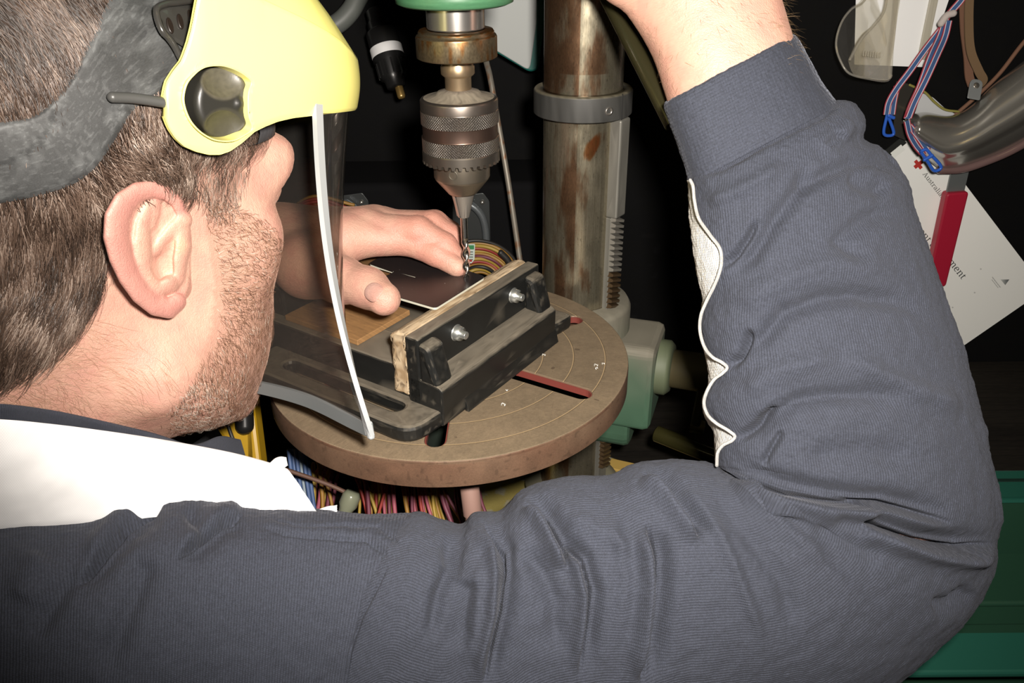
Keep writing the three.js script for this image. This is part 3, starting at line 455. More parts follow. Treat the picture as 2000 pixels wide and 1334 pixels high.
const gon = pt(0.050, -0.064, 0.004), chn = pt(0.014, -0.104, 0.072), brA = pt(0.042, 0.030, 0.076), brB = pt(0.012, 0.030, 0.088), nsA = pt(0, 0.012, 0.094), nsB = pt(0, -0.024, 0.109), mA = pt(0.022, -0.058, 0.088), mB = pt(0, -0.054, 0.096);
function headField(X, Y, Z) {
  const dx = X - HO.x, dy = Y - HO.y, dz = Z - HO.z, lx = (dx * HR.x + dy * HR.y + dz * HR.z) / HS, y = (dx * HU.x + dy * HU.y + dz * HU.z) / HS, z = (dx * HF.x + dy * HF.y + dz * HF.z) / HS, x = Math.abs(lx);
  let d = sdEll(x, y, z, [0, 0.05, -0.012], [0.076, 0.086, 0.099]);
  d = smin(d, sdEll(x, y, z, [0, 0.058, -0.022], [0.080, 0.086, 0.100]), 0.008);           // the thickness of the hair
  d = smin(d, sdEll(x, y, z, [0, -0.025, -0.062], [0.056, 0.060, 0.040]), 0.03);
  if (z > -0.09 && y < 0.1) {
    d = smin(d, sdEll(x, y, z, [0, -0.018, 0.036], [0.064, 0.085, 0.056]), 0.03);
    d = smin(d, sdCone(x, y, z, gon, chn, 0.019, 0.018), 0.03);
    d = smin(d, sdEll(x, y, z, [0, -0.066, 0.036], [0.048, 0.042, 0.05]), 0.03);
    d = smin(d, Math.hypot(x - 0.052, y + 0.006, z - 0.058) - 0.014, 0.028);
    d = smin(d, sdCone(x, y, z, brA, brB, 0.012, 0.010), 0.018);
    d = smax(d, -(Math.hypot(x - 0.033, y - 0.010, (z - 0.102) * 0.8) - 0.018), 0.016);
    d = Math.min(d, Math.hypot(x - 0.032, y - 0.011, z - 0.080) - 0.0120);
    d = smin(d, sdCone(x, y, z, nsA, nsB, 0.008, 0.0125), 0.012);
    d = smin(d, Math.hypot(x - 0.012, y + 0.027, z - 0.099) - 0.0085, 0.008);
    d = smin(d, sdCone(x, y, z, mA, mB, 0.005, 0.008), 0.008);
    d = smin(d, sdCone(x, y + 0.013, z, mA, mB, 0.005, 0.009), 0.008);
  }
  d = smin(d, sdCone(lx, y, z, cA, cB, 0.056, 0.070), 0.028);
  return d * HS * 0.9;
}
const hitHead = (px, py, off = 0, miss = false) => { const d = dirOf(px, py), L = d.length(); let t = 0.22, bt = 0, bf = 1e9; for (let i = 0; i < 160; i++) { const p = CAM.clone().addScaledVector(d, t), f = headField(p.x, p.y, p.z) - off; if (f < bf) { bf = f; bt = t; } if (f < 0.0002) return p; t += Math.max(f, 0.0004) / L * 0.9; if (t > 0.75) break; } return miss ? CAM.clone().addScaledVector(d, bt) : null; };
// the traced outline of the cheek, jaw and throat pulls the modelled head to the man's own shape
const WARP = [[548, 318, 582, 296, 34], [548, 345, 568, 345, 22], [520, 600, 547, 600, 48], [508, 690, 527, 695, 42], [545, 465, 551, 455, 40], [500, 760, 496, 776, 34], [425, 830, 440, 836, 36], [300, 490, 300, 490, 80], [320, 640, 320, 640, 60]];
function warp(p) {
  if (!WARP.length) return p; const [x, y, z] = proj(p); let sx = 0, sy = 0, sw = 0.35;
  for (const [ax, ay, bx, by, s = 60] of WARP) { const w = Math.exp(-((x - ax) ** 2 + (y - ay) ** 2) / (2 * s * s)); sx += w * (bx - ax); sy += w * (by - ay); sw += w; }
  return p.addScaledVector(RIGHT, MM(sx / sw, z)).addScaledVector(DOWN, MM(sy / sw, z));
}
const warpGeo = (g) => { const P = g.attributes.position, a = V(); for (let i = 0; i < P.count; i++) { a.fromBufferAttribute(P, i); warp(a); P.setXYZ(i, a.x, a.y, a.z); } g.computeVertexNormals(); return g; };

const HAIR = [[-700, -500], [800, -500], [560, 60], [490, 255], [480, 288], [474, 340], [456, 405], [430, 425], [397, 398], [376, 370], [336, 352], [285, 350], [236, 372], [207, 415], [203, 470], [192, 540], [158, 600], [95, 652], [0, 690], [-200, 770], [-700, 900]];
const BEARD = [[392, 395], [462, 405], [520, 440], [560, 500], [560, 620], [540, 720], [500, 790], [380, 880], [322, 860], [325, 800], [372, 730], [415, 650], [418, 560], [408, 470]];
const faceAt = (p) => { // where a point of the head (either side) sits on the side that the photograph shows
  const l = toHead(p); if (l[0] < -0.004) { const q = HW(-l[0], l[1], l[2]); return proj(q); } return proj(p); };
const skinTone = (p) => {
  const n = fbm(p.x * 60, p.y * 60, p.z * 60), f = noise3(p.x * 420, p.y * 420, p.z * 420);
  const c = mix3([0.52, 0.302, 0.226], [0.50, 0.258, 0.200], smooth(-0.5, 0.6, n)); return c.map((k) => k * (1 + 0.05 * f));
};
const headTone = (p) => {
  const [x, y] = faceAt(p), l = toHead(p); let c = skinTone(p);
  const hair = inPoly(x, y, HAIR) || l[1] > 0.075 ? 1 : 0; if (hair && l[2] < 0.085) return mix3([0.13, 0.085, 0.06], c, x > 380 && y > 250 ? 0.45 : y > 560 ? 0.3 : 0.12);
  if (inPoly(x, y, BEARD)) { const d = smooth(0, 40, Math.min(x - 380, 60)); c = mix3(c, [0.30, 0.18, 0.13], 0.42 * d + 0.14); }
  if (l[1] < -0.047 && l[1] > -0.079 && l[2] > 0.083 && Math.abs(l[0]) < 0.026) c = [0.45, 0.19, 0.15];
  if (Math.hypot(Math.abs(l[0]) - 0.032, l[1] - 0.011, l[2] - 0.080) < 0.0128) c = l[1] < 0.009 && l[2] > 0.084 ? (Math.hypot(Math.abs(l[0]) - 0.032, l[1] - 0.006) < 0.0055 ? [0.05, 0.07, 0.08] : [0.7, 0.66, 0.62]) : skinTone(p).map((k) => k * 0.93);
  return c;
};
const lo3 = (list) => { const b = new THREE.Box3(); for (const [p, r] of list) b.union(new THREE.Box3(p.clone().subScalar(r), p.clone().addScalar(r))); return [b.min.toArray(), b.max.toArray()]; };
const bodyParts = [];
{ // head and neck
  const [lo, hi] = lo3([[HW(0, 0.05, -0.01), 0.125], [HW(0, -0.06, 0.03), 0.11], [HW(cB.x, cB.y, cB.z), 0.09]]);
  bodyParts.push(paint(warpGeo(surfaceNets(headField, lo, hi, 0.0027)), headTone));
}
{ // ear, modelled in its own plane: u right, v down in the photograph's pixels, w towards the viewer
  const ZE = 0.366, mm = ZE / FPX, at3 = (x, y, w = 0) => at(x, y, 0.380 - (360 - x) * 0.00028 + (y - 480) * 0.0001 - w);
  const chain = (pts) => pts.map(([x, y, r, w]) => ({ x, y, z: w, r }));
  const helix = chain([[356, 420, 9, 2], [345, 394, 12, 4], [325, 376, 15, 6], [298, 369, 17, 7], [268, 376, 20, 8], [243, 396, 24, 9], [229, 425, 26, 10], [227, 462, 26, 10], [236, 502, 24, 9], [252, 540, 22, 8], [276, 574, 21, 7], [304, 597, 20, 5], [330, 602, 20, 3], [347, 590, 17, 1]]);
  const anti = chain([[292, 405, 11, 0], [279, 436, 14, 3], [276, 475, 17, 5], [281, 512, 17, 5], [294, 545, 15, 4], [312, 566, 14, 3], [330, 552, 16, 3]]);
  const crus = chain([[360, 430, 16, 0], [338, 448, 14, -1], [318, 470, 11, -3], [303, 492, 8, -6]]);
  const trag = chain([[356, 455, 15, 0], [357, 482, 16, 3], [352, 506, 14, 2], [350, 545, 10, -2]]);
  const fossa = chain([[303, 398, 11, -2], [301, 420, 11, -1], [296, 440, 9, -2]]);
  const poly = [[350, 385], [328, 368], [298, 360], [262, 366], [232, 392], [214, 430], [212, 470], [226, 515], [250, 556], [285, 596], [325, 614], [352, 600], [366, 560], [372, 480], [366, 410]];
  const tubeD = (C, x, y, z) => { let d = 1e9; for (let i = 0; i < C.length - 1; i++) d = Math.min(d, sdCone(x, y, z, C[i], C[i + 1], C[i].r, C[i + 1].r)); return d; };
  const plate = (x, y, z) => { const c = inPoly(x, y, poly); const q = polyDist(x, y, [...poly, poly[0]])[0] * (c ? -1 : 1), base = -14 + 10 * smooth(330, 215, x); return Math.max(q, Math.abs(z - base) - 9) - 2; };
  const f = (x, y, z) => {
    let d = plate(x, y, z); d = smin(d, tubeD(helix, x, y, z), 8); d = smin(d, tubeD(anti, x, y, z), 9);
    d = smax(d, -(Math.hypot((x - 322) * 0.9, (y - 518) * 0.85, (z - 6) * 1.0) - 25), 8); d = smax(d, -(Math.hypot(x - 333, y - 490, z + 14) - 13), 6);
    d = smin(d, tubeD(crus, x, y, z), 7); d = smin(d, tubeD(trag, x, y, z), 9); d = smin(d, tubeD(fossa, x, y, z), 6);
    d = smin(d, Math.hypot(x - 331, y - 556, (z + 2)) - 17, 8);
    return smin(d, sdCone(x, y, z, pt(330, 420, -38), pt(345, 560, -40), 34, 30), 12);
  };
  const g = surfaceNets(f, [188, 340, -80], [392, 634, 44], 2.3), P = g.attributes.position, col = new Float32Array(P.count * 3);
  for (let i = 0; i < P.count; i++) {
    const x = P.getX(i), y = P.getY(i), z = P.getZ(i), hx = smooth(14, 0, tubeD(helix, x, y, z) + 4), p = at3(x, y, z * mm);
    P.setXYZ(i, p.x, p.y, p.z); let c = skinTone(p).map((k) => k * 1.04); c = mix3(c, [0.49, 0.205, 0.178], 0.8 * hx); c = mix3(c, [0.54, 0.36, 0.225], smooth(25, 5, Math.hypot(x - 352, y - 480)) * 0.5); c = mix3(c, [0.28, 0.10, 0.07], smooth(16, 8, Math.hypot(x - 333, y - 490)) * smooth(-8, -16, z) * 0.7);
    col.set(c, 3 * i);
  }
  g.computeVertexNormals(); g.setAttribute('color', new THREE.BufferAttribute(col, 3)); bodyParts.push(g);
  // the other ear, mirrored through the middle of the head
  const g2 = g.clone(), Q = g2.attributes.position; for (let i = 0; i < Q.count; i++) { const l = toHead(V(Q.getX(i), Q.getY(i), Q.getZ(i))), p = HW(-l[0], l[1], l[2]); Q.setXYZ(i, p.x, p.y, p.z); } g2.setIndex([...g2.index.array].map((_, i, a) => a[i - (i % 3) + [0, 2, 1][i % 3]])); g2.computeVertexNormals(); bodyParts.push(g2);
}
// trunk and arms under the clothes
const SHO = at(560, 1190, 0.475), ELB = at(1690, 1060, 0.458), WRI = at(1425, 160, 0.452), HAN = at(1350, -60, 0.452);
const NECK = at(30, 985, 0.47), LSH = NECK.clone().addScaledVector(HR, -0.17).add(V(0.02, -0.05, 0.0)), PEL = NECK.clone().add(V(-0.14, -0.50, 0.29));
const LWR = onY(545, 482, 0.068), LEL = LWR.clone().add(V(-0.235, -0.055, -0.015));
{
  const rsh = SHO.clone().add(V(-0.02, -0.01, 0));
  const f = (x, y, z) => {
    let d = sdCone(x, y, z, NECK, rsh, 0.058, 0.050); d = smin(d, sdCone(x, y, z, NECK, LSH, 0.058, 0.052), 0.04);
    d = smin(d, sdCone(x, y, z, NECK.clone().add(V(-0.03, -0.13, 0.05)), PEL, 0.10, 0.125), 0.06);
    d = smin(d, sdCone(x, y, z, rsh, ELB, 0.042, 0.032), 0.02); d = smin(d, sdCone(x, y, z, ELB, WRI, 0.032, 0.030), 0.015);
    d = smin(d, sdCone(x, y, z, LSH, LEL, 0.044, 0.038), 0.02); return smin(d, sdCone(x, y, z, LEL, LWR, 0.040, 0.029), 0.015);
  };
  const nc = NECK, fast = (x, y, z) => f(x, y, z);
  const [lo, hi] = lo3([[SHO, 0.09], [ELB, 0.06], [WRI, 0.05], [NECK, 0.1], [LSH, 0.1], [PEL, 0.14], [LWR, 0.06], [LEL, 0.06]]);
  bodyParts.push(paint(surfaceNets(fast, lo, hi, 0.0085), skinTone));
}
{ // right wrist and hand closed on a lever handle, above the frame
  const w0 = at(1440, 190, 0.452), w1 = at(1370, -40, 0.452), palm = at(1310, -150, 0.452), ax = w1.clone().sub(w0).normalize(), acr = RIGHT.clone().addScaledVector(ax, -RIGHT.dot(ax)).normalize(), nrm = acr.clone().cross(ax);
  const fing = [];
  for (let i = 0; i < 4; i++) { const k = palm.clone().addScaledVector(acr, (i - 1.5) * 0.021).addScaledVector(ax, 0.03 - Math.abs(i - 1.3) * 0.004), L = [0.9, 1, 0.95, 0.78][i]; const a = k.clone().addScaledVector(ax, 0.035 * L).addScaledVector(nrm, -0.018), b = a.clone().addScaledVector(ax, -0.006).addScaledVector(nrm, -0.026 * L), c = b.clone().addScaledVector(ax, -0.02 * L).addScaledVector(nrm, 0.004); fing.push([k, a, 0.0105, 0.0095], [a, b, 0.0095, 0.0085], [b, c, 0.0085, 0.0075]); }
  const tb = palm.clone().addScaledVector(acr, -0.034).addScaledVector(ax, -0.02), t1 = tb.clone().addScaledVector(acr, -0.016).addScaledVector(ax, 0.022).addScaledVector(nrm, -0.016), t2 = t1.clone().addScaledVector(ax, 0.02).addScaledVector(nrm, -0.02).addScaledVector(acr, 0.008);
  fing.push([palm.clone().addScaledVector(ax, -0.03), tb, 0.02, 0.015], [tb, t1, 0.014, 0.0115], [t1, t2, 0.0115, 0.009]);
  const e0 = acr.clone().multiplyScalar(0.0085);
  const f = (x, y, z) => {
    let d = smin(sdCone(x, y, z, w0.clone().add(e0), w1.clone().add(e0), 0.0282, 0.0285), sdCone(x, y, z, w0.clone().sub(e0), w1.clone().sub(e0), 0.0282, 0.0285), 0.01);
    const px = x - palm.x, py = y - palm.y, pz = z - palm.z, a = px * acr.x + py * acr.y + pz * acr.z, b = px * ax.x + py * ax.y + pz * ax.z, c = px * nrm.x + py * nrm.y + pz * nrm.z;
    d = smin(d, sdEll(a, b, c, [0, -0.005, 0], [0.044, 0.055, 0.018]), 0.02); let e = 1e9; for (const q of fing) e = Math.min(e, sdCone(x, y, z, q[0], q[1], q[2], q[3])); return smin(d, e, 0.006);
  };
  const [lo, hi] = lo3([[w0, 0.05], [w1, 0.05], [palm, 0.085], [palm.clone().addScaledVector(ax, 0.06), 0.06]]);
  bodyParts.push(paint(surfaceNets(f, lo, hi, 0.003), skinTone));
}
const leftNail = {};
{ // left hand holding the plate
  const Y = (x, y, h) => onY(x, y, h), C = (...a) => a;
  const wr = LWR, kn = [Y(668, 468, 0.082), Y(700, 446, 0.084), Y(716, 436, 0.080), Y(726, 430, 0.072)];
  const bones = [];
  // index, middle, ring, little: knuckle, two joints, tip
  const F = [[[Y(668, 466, 0.081), 0.0135], [Y(795, 468, 0.0775), 0.0106], [Y(851, 494, 0.071), 0.0088], [Y(893, 522, 0.0635), 0.0068]],
    [[Y(706, 448, 0.083), 0.0125], [Y(815, 451, 0.084), 0.0102], [Y(868, 479, 0.075), 0.0086], [Y(899, 515, 0.0635), 0.0068]],
    [[Y(730, 440, 0.079), 0.0118], [Y(842, 440, 0.083), 0.0098], [Y(884, 464, 0.074), 0.0082], [Y(901, 492, 0.064), 0.0065]],
    [[Y(742, 436, 0.070), 0.0105], [Y(850, 434, 0.073), 0.0086], [Y(880, 452, 0.066), 0.0074], [Y(893, 470, 0.060), 0.006]]];
  for (const f of F) for (let i = 0; i < 3; i++) bones.push([f[i][0], f[i + 1][0], f[i][1], f[i + 1][1]]);
  const T = [[Y(600, 520, 0.070), 0.019], [Y(664, 546, 0.071), 0.0145], [Y(718, 562, 0.071), 0.0120], [Y(750, 584, 0.0695), 0.0102]];
  for (let i = 0; i < 3; i++) bones.push([T[i][0], T[i + 1][0], T[i][1], T[i + 1][1]]);
  const palm = [[wr, F[0][0][0], 0.027, 0.0155], [wr, F[1][0][0], 0.026, 0.015], [wr, F[2][0][0], 0.025, 0.014], [wr, F[3][0][0], 0.023, 0.012], [wr, T[0][0], 0.026, 0.020], [T[0][0], F[0][0][0], 0.017, 0.0125]];
  const arm = [LEL, wr, 0.040, 0.0285];
  // nail of the thumb
  const tipAx = T[3][0].clone().sub(T[2][0]).normalize(), toC = CAM.clone().sub(T[3][0]).normalize(), nn = toC.clone().addScaledVector(tipAx, -toC.dot(tipAx)).normalize(), ns = tipAx.clone().cross(nn), nc = T[3][0].clone().addScaledVector(tipAx, 0.0015).addScaledVector(nn, 0.0097);
  Object.assign(leftNail, { c: nc, a: tipAx, n: nn, s: ns });
  const f = (x, y, z) => {
    let d = sdCone(x, y, z, ...arm.slice(0, 2), arm[2], arm[3]); for (const q of palm) d = smin(d, sdCone(x, y, z, q[0], q[1], q[2], q[3]), 0.009);
    let e = 1e9; for (let i = 0; i < 4; i++) { let g = 1e9; for (let k = 0; k < 3; k++) { const q = bones[i * 3 + k]; g = smin(g, sdCone(x, y, z, q[0], q[1], q[2], q[3]), 0.003); } g += 0.0004 * Math.sin(0); e = Math.min(e, g); }
    let t = 1e9; for (let k = 12; k < 15; k++) { const q = bones[k]; t = smin(t, sdCone(x, y, z, q[0], q[1], q[2], q[3]), 0.006); }
    const nx = x - nc.x, ny = y - nc.y, nz = z - nc.z, a = nx * tipAx.x + ny * tipAx.y + nz * tipAx.z, b = nx * ns.x + ny * ns.y + nz * ns.z, c = nx * nn.x + ny * nn.y + nz * nn.z;
    const rim = Math.abs(Math.hypot(a / 0.0072, b / 0.0062) - 1); if (rim < 0.35 && c > -0.006) t += 0.0005 * (1 - rim / 0.35);
    d = smin(d, e, 0.007); return smin(d, t, 0.008);
  };
  const nail = new THREE.SphereGeometry(1, 28, 18), nq = nail.attributes.position; for (let i = 0; i < nq.count; i++) { const x = nq.getX(i), y = nq.getY(i), z = nq.getZ(i), ex = Math.sign(x) * Math.abs(x) ** 0.75, ey = Math.sign(y) * Math.abs(y) ** 0.8; const p = nc.clone().addScaledVector(ns, ex * 0.0058).addScaledVector(tipAx, ey * 0.0070 - 0.001).addScaledVector(nn, z * 0.0007 - 0.0018 * ex * ex - 0.0004 * ey * ey + 0.0020); nq.setXYZ(i, p.x, p.y, p.z); } nail.computeVertexNormals();
  bodyParts.push(paint(nail, (p) => { const a = p.clone().sub(nc).dot(tipAx); return a > 0.0064 ? [0.50, 0.37, 0.30] : mix3([0.50, 0.31, 0.26], [0.49, 0.27, 0.22], smooth(-0.006, 0.004, a)); }));
  const [lo, hi] = lo3([[wr, 0.04], ...F.flat().map((q) => [q[0], 0.02]), ...T.map((q) => [q[0], 0.028]), [wr.clone().lerp(LEL, 0.45), 0.045]]);
  const g = surfaceNets(f, lo, hi, 0.0017);
  bodyParts.push(paint(g, (p) => {
    let c = skinTone(p); const j = Math.min(...F.flatMap((q) => [q[1][0].distanceTo(p), q[2][0].distanceTo(p)])); c = mix3(c, [0.52, 0.215, 0.16], smooth(0.020, 0.008, j) * 0.6);
    const w = p.clone().sub(nc), a = w.dot(tipAx), b = w.dot(ns), cc = w.dot(nn), q = Math.hypot(a / 0.0072, b / 0.0062); if (cc > -0.006 && q < 1.1) void 0;
    return c.map((k) => k * 0.92);
  }));
}
const man = thing('person', 'man in a dark navy pullover with a white collar bending over the drill press', 'person', V(PEL.x, -1.2, PEL.z));
const pores = tex(512, 512, (u, v) => 0.45 * nD(u, v) + 0.35 * nC(u, v) + 0.3 * nB(u, v), [16, 16], false);
const skinMat = phys(0xffffff, 0.52, 0, { vertexColors: true, bumpMap: pores, bumpScale: 0.0003, sheen: 0.25, sheenRoughness: 0.5, sheenColor: new THREE.Color(0.9, 0.55, 0.42) });
const bodyG = merge(bodyParts); { const p = bodyG.attributes.position, u = bodyG.attributes.uv; for (let i = 0; i < p.count; i++) u.setXY(i, p.getX(i) * 0.9 - p.getZ(i) * 0.8, p.getY(i) * 0.9 - p.getZ(i) * 0.5); }
part('body', bodyG, skinMat, man);

// ---- strands: [root, direction, length] walked over the head
function strandMesh(list) {                          // list of { p: points, w: width, c: colour, n: outward }
  const P = [], I = [], C = [], N = []; 
  for (const s of list) { const b = P.length / 3, m = s.p.length; for (let i = 0; i < m; i++) { const p = s.p[i], t = (i < m - 1 ? s.p[i + 1].clone().sub(p) : p.clone().sub(s.p[i - 1])).normalize(), side = t.clone().cross(s.n).normalize(), w = s.w * (1 - 0.75 * (i / (m - 1)) ** 2) / 2, up = side.clone().cross(t);
      for (const [a, h] of [[-1, 0], [1, 0], [0, 0.9]]) { const q = p.clone().addScaledVector(side, a * w).addScaledVector(up, h * w); P.push(q.x, q.y, q.z); const nn = up.clone().addScaledVector(side, a * 0.7).normalize(); N.push(nn.x, nn.y, nn.z); C.push(...s.c); }
      if (i) { const q = b + (i - 1) * 3; I.push(q, q + 2, q + 3, q + 2, q + 5, q + 3, q + 2, q + 1, q + 5, q + 1, q + 4, q + 5); } } }
  const g = new THREE.BufferGeometry(); g.setAttribute('position', new THREE.Float32BufferAttribute(P, 3)); g.setAttribute('normal', new THREE.Float32BufferAttribute(N, 3)); g.setAttribute('color', new THREE.Float32BufferAttribute(C, 3)); g.setIndex(I); return g;
}
const hairGrad = (p) => { const e = 0.002, a = headField(p.x + e, p.y, p.z) - headField(p.x - e, p.y, p.z), b = headField(p.x, p.y + e, p.z) - headField(p.x, p.y - e, p.z), c = headField(p.x, p.y, p.z + e) - headField(p.x, p.y, p.z - e); return V(a, b, c).normalize(); };
function flowAt(x, y, anchors) { let dx = 0, dy = 0; for (const [ax, ay, ux, uy] of anchors) { const w = 1 / ((x - ax) ** 2 + (y - ay) ** 2 + 900) ** 1.5; dx += w * ux; dy += w * uy; } const l = Math.hypot(dx, dy); return [dx / l, dy / l]; }
// a strand that starts over pixel (x, y) of the photograph's side of the head and runs along the combing
function grow(x, y, flow, len, steps, lift, wob, curl, mirror, off0 = 0) {
  const p0 = hitHead(x, y, off0); if (!p0) return null; let n = hairGrad(p0), p = p0.clone().addScaledVector(n, -0.0008); const out = [p.clone()], st = len / steps; const r1 = rnd() * 6.28; let bend = (rnd() - 0.5) * wob;
  for (let i = 1; i <= steps; i++) {
    const [a, b, z] = proj(p), [u, v] = flow(a, b), c = Math.cos(bend), s = Math.sin(bend); const d = RIGHT.clone().multiplyScalar(u * c - v * s).addScaledVector(DOWN, u * s + v * c); n = hairGrad(p); d.addScaledVector(n, -d.dot(n)).normalize();
    p = p.clone().addScaledVector(d, st); const f = headField(p.x, p.y, p.z), tgt = off0 + lift * Math.sin(Math.PI * Math.min(1, i / steps * 0.9 + 0.1)); p.addScaledVector(n, (tgt - f) * 0.85); bend += curl * (0.6 + 0.8 * rnd()) + (rnd() - 0.5) * wob * 0.5; out.push(p.clone());
  }
  for (const q of out) warp(q);
  if (mirror) for (const q of out) { const l = toHead(q); q.copy(HW(-l[0], l[1], l[2])); }
  return { p: out, n: mirror ? (() => { const l = n.clone(); return l.addScaledVector(HR, -2 * l.dot(HR)); })() : n };
}
{
  const anchors = [[0, 0, 0.85, 0.5], [120, 40, 0.85, 0.5], [60, 120, 0.6, 0.8], [150, 130, 0.55, 0.85], [30, 220, 0.45, 0.9], [90, 230, 0.3, 0.95], [0, 450, 0.12, 1], [100, 450, 0.25, 1], [170, 440, 0.55, 0.85], [160, 520, 0.2, 1], [120, 590, -0.15, 1], [50, 620, -0.1, 1], [0, 650, 0.2, 1], [240, 330, 0.8, 0.35], [290, 300, 0.75, 0.45], [330, 330, 0.8, 0.4], [400, 350, 0.25, 1], [460, 340, 0.1, 1], [430, 300, 0.3, 1], [260, 250, 0.5, 0.8], [-150, 200, 0.3, 0.95], [-150, 500, 0, 1], [300, 50, 0.7, 0.7], [500, 150, 0.7, 0.7], [200, 390, 0.6, 0.75]];
  const flow = (x, y) => flowAt(x, y, anchors), list = [], cols = [[0.02, 0.012, 0.008], [0.046, 0.028, 0.019], [0.09, 0.058, 0.042], [0.165, 0.117, 0.09], [0.36, 0.29, 0.24]];
  let n = 0, guard = 0;
  while (n < 23000 && guard++ < 90000) {
    const x = -260 + rnd() * 780, y = -150 + rnd() * 850; if (!inPoly(x, y, HAIR)) continue;
    const band = x < 330 && ((y > 250 - x * 0.9 - 40) && y < 395 - x * 0.5 && x < 260 && y > 0 && (y > 238 - Math.max(0, (x - 37)) * 0.9 + 8 && y < 380 - x * 0.35)); if (band && rnd() < 0.8) continue;
    const side = x > 235 && y > 200, burn = x > 375 && y > 280, nape = y > 420 && x < 210, out = x < -20 || y < -20; if (out && rnd() < 0.55) continue; if (burn && rnd() < 0.35) continue;
    const len = (burn ? 0.009 : side ? 0.013 : nape ? 0.024 : 0.024) * (0.7 + 0.6 * rnd());
    const edge = nape && (x + y * 0.9 > 640), cl = noise3(x * 0.02, y * 0.012, 3) * 0.5 + noise3(x * 0.06, y * 0.03, 5) * 0.3;
    const s = grow(x, y, flow, len, burn ? 4 : 6, burn ? 0.0018 : 0.003 + rnd() * 0.002, burn ? 1.3 : 0.5, nape && y > 520 ? 0.16 : burn ? 0.1 * (rnd() - 0.5) : 0.02, false, burn ? -0.001 : 0.001); if (!s) continue;
    let k = clamp(0.42 + cl - (y < 240 && x < 230 ? 0.12 : 0) + (rnd() - 0.5) * 0.55, 0, 0.999) * 3.6; if (burn && rnd() < 0.12) k = 4; if (side) k = Math.min(4, k + 0.3); const i = Math.min(3, Math.floor(k)), c = mix3(cols[i], cols[i + 1], k - i);
    list.push({ ...s, w: 0.00022 + rnd() * 0.00012, c }); n++;
    if (n % 3 === 0) { const m = s.p.map((q) => { const l = toHead(q); return HW(-l[0], l[1], l[2]); }), nm = s.n.clone().addScaledVector(HR, -2 * s.n.dot(HR)); list.push({ p: m, n: nm, w: 0.0006, c }); }
  }
  const hm = phys(0xffffff, 0.42, 0, { vertexColors: true });
  const h = part('hair', strandMesh(list), hm, man); h.userData.kind = 'stuff'; h.userData.label = 'short brown hair';
  // stubble and neck hair
  const bl = [], ba = [[430, 440, 0.95, 0.25], [500, 480, 0.9, 0.4], [520, 560, 0.8, 0.5], [450, 560, 0.9, 0.35], [440, 650, 0.85, 0.5], [510, 680, 0.5, 0.85], [380, 720, 0.5, 0.85], [430, 760, 0.4, 0.9], [360, 820, 0.5, 0.85], [480, 760, 0.7, 0.7]], bf = (x, y) => flowAt(x, y, ba);
  const bc = [[0.10, 0.05, 0.032], [0.18, 0.092, 0.055], [0.28, 0.16, 0.10], [0.6, 0.52, 0.44]]; n = 0; guard = 0;
  while (n < 4700 && guard++ < 40000) {
    const x = 310 + rnd() * 260, y = 380 + rnd() * 500; if (!inPoly(x, y, BEARD)) continue; const grey = y > 740 && x < 440 ? 0.4 : 0.05, up = y < 560 ? 0.5 : 1; if (rnd() > up * smooth(0, 26, polyDist(x, y, BEARD.slice(-6))[0] + 8)) continue;
    const s = grow(x, y, bf, 0.0036 + rnd() * 0.0036, 3, 0.0010 + rnd() * 0.0012, 1.1, 0, false, -0.0006); if (!s) continue; n++;
    const c = rnd() < grey ? bc[3] : bc[Math.floor(rnd() * 3)]; bl.push({ ...s, w: 0.00013 + rnd() * 0.00008, c }); if (n % 4 === 0) { const m = s.p.map((q) => { const l = toHead(q); return HW(-l[0], l[1], l[2]); }); bl.push({ p: m, n: s.n.clone().addScaledVector(HR, -2 * s.n.dot(HR)), w: 0.0004, c }); }
  }
  const na = [[0, 700, 1, 0.05], [100, 690, 1, 0.2], [200, 730, 1, 0.3], [50, 780, 0.8, 0.6], [150, 800, 0.6, 0.8], [300, 780, 0.5, 0.8], [0, 830, 0.6, 0.8]], nf = (x, y) => flowAt(x, y, na); n = 0; guard = 0;
  while (n < 1100 && guard++ < 9000) { const x = -60 + rnd() * 420, y = 620 + rnd() * 230; if (inPoly(x, y, HAIR) || rnd() > smooth(430, 40, x) * smooth(560, 720, y + (60 - x) * 0.2)) continue; const s = grow(x, y, nf, 0.008 + rnd() * 0.010, 5, 0.001, 0.6, 0.02, false, -0.0004); if (!s) continue; n++; bl.push({ ...s, w: 0.00012 + rnd() * 0.00008, c: mix3([0.36, 0.19, 0.125], [0.55, 0.36, 0.26], rnd()) }); }
  const b = part('stubble', strandMesh(bl), hm, man); b.userData.kind = 'stuff'; b.userData.label = 'reddish brown stubble with grey hairs';
  // fine hairs on the raised wrist
  const wl = [], wa = at(1440, 190, 0.452), wb = at(1370, -40, 0.452), wx = wb.clone().sub(wa).normalize(), ws = RIGHT.clone().addScaledVector(wx, -RIGHT.dot(wx)).normalize(), wn = ws.clone().cross(wx); if (wn.dot(FWD) > 0) wn.negate();
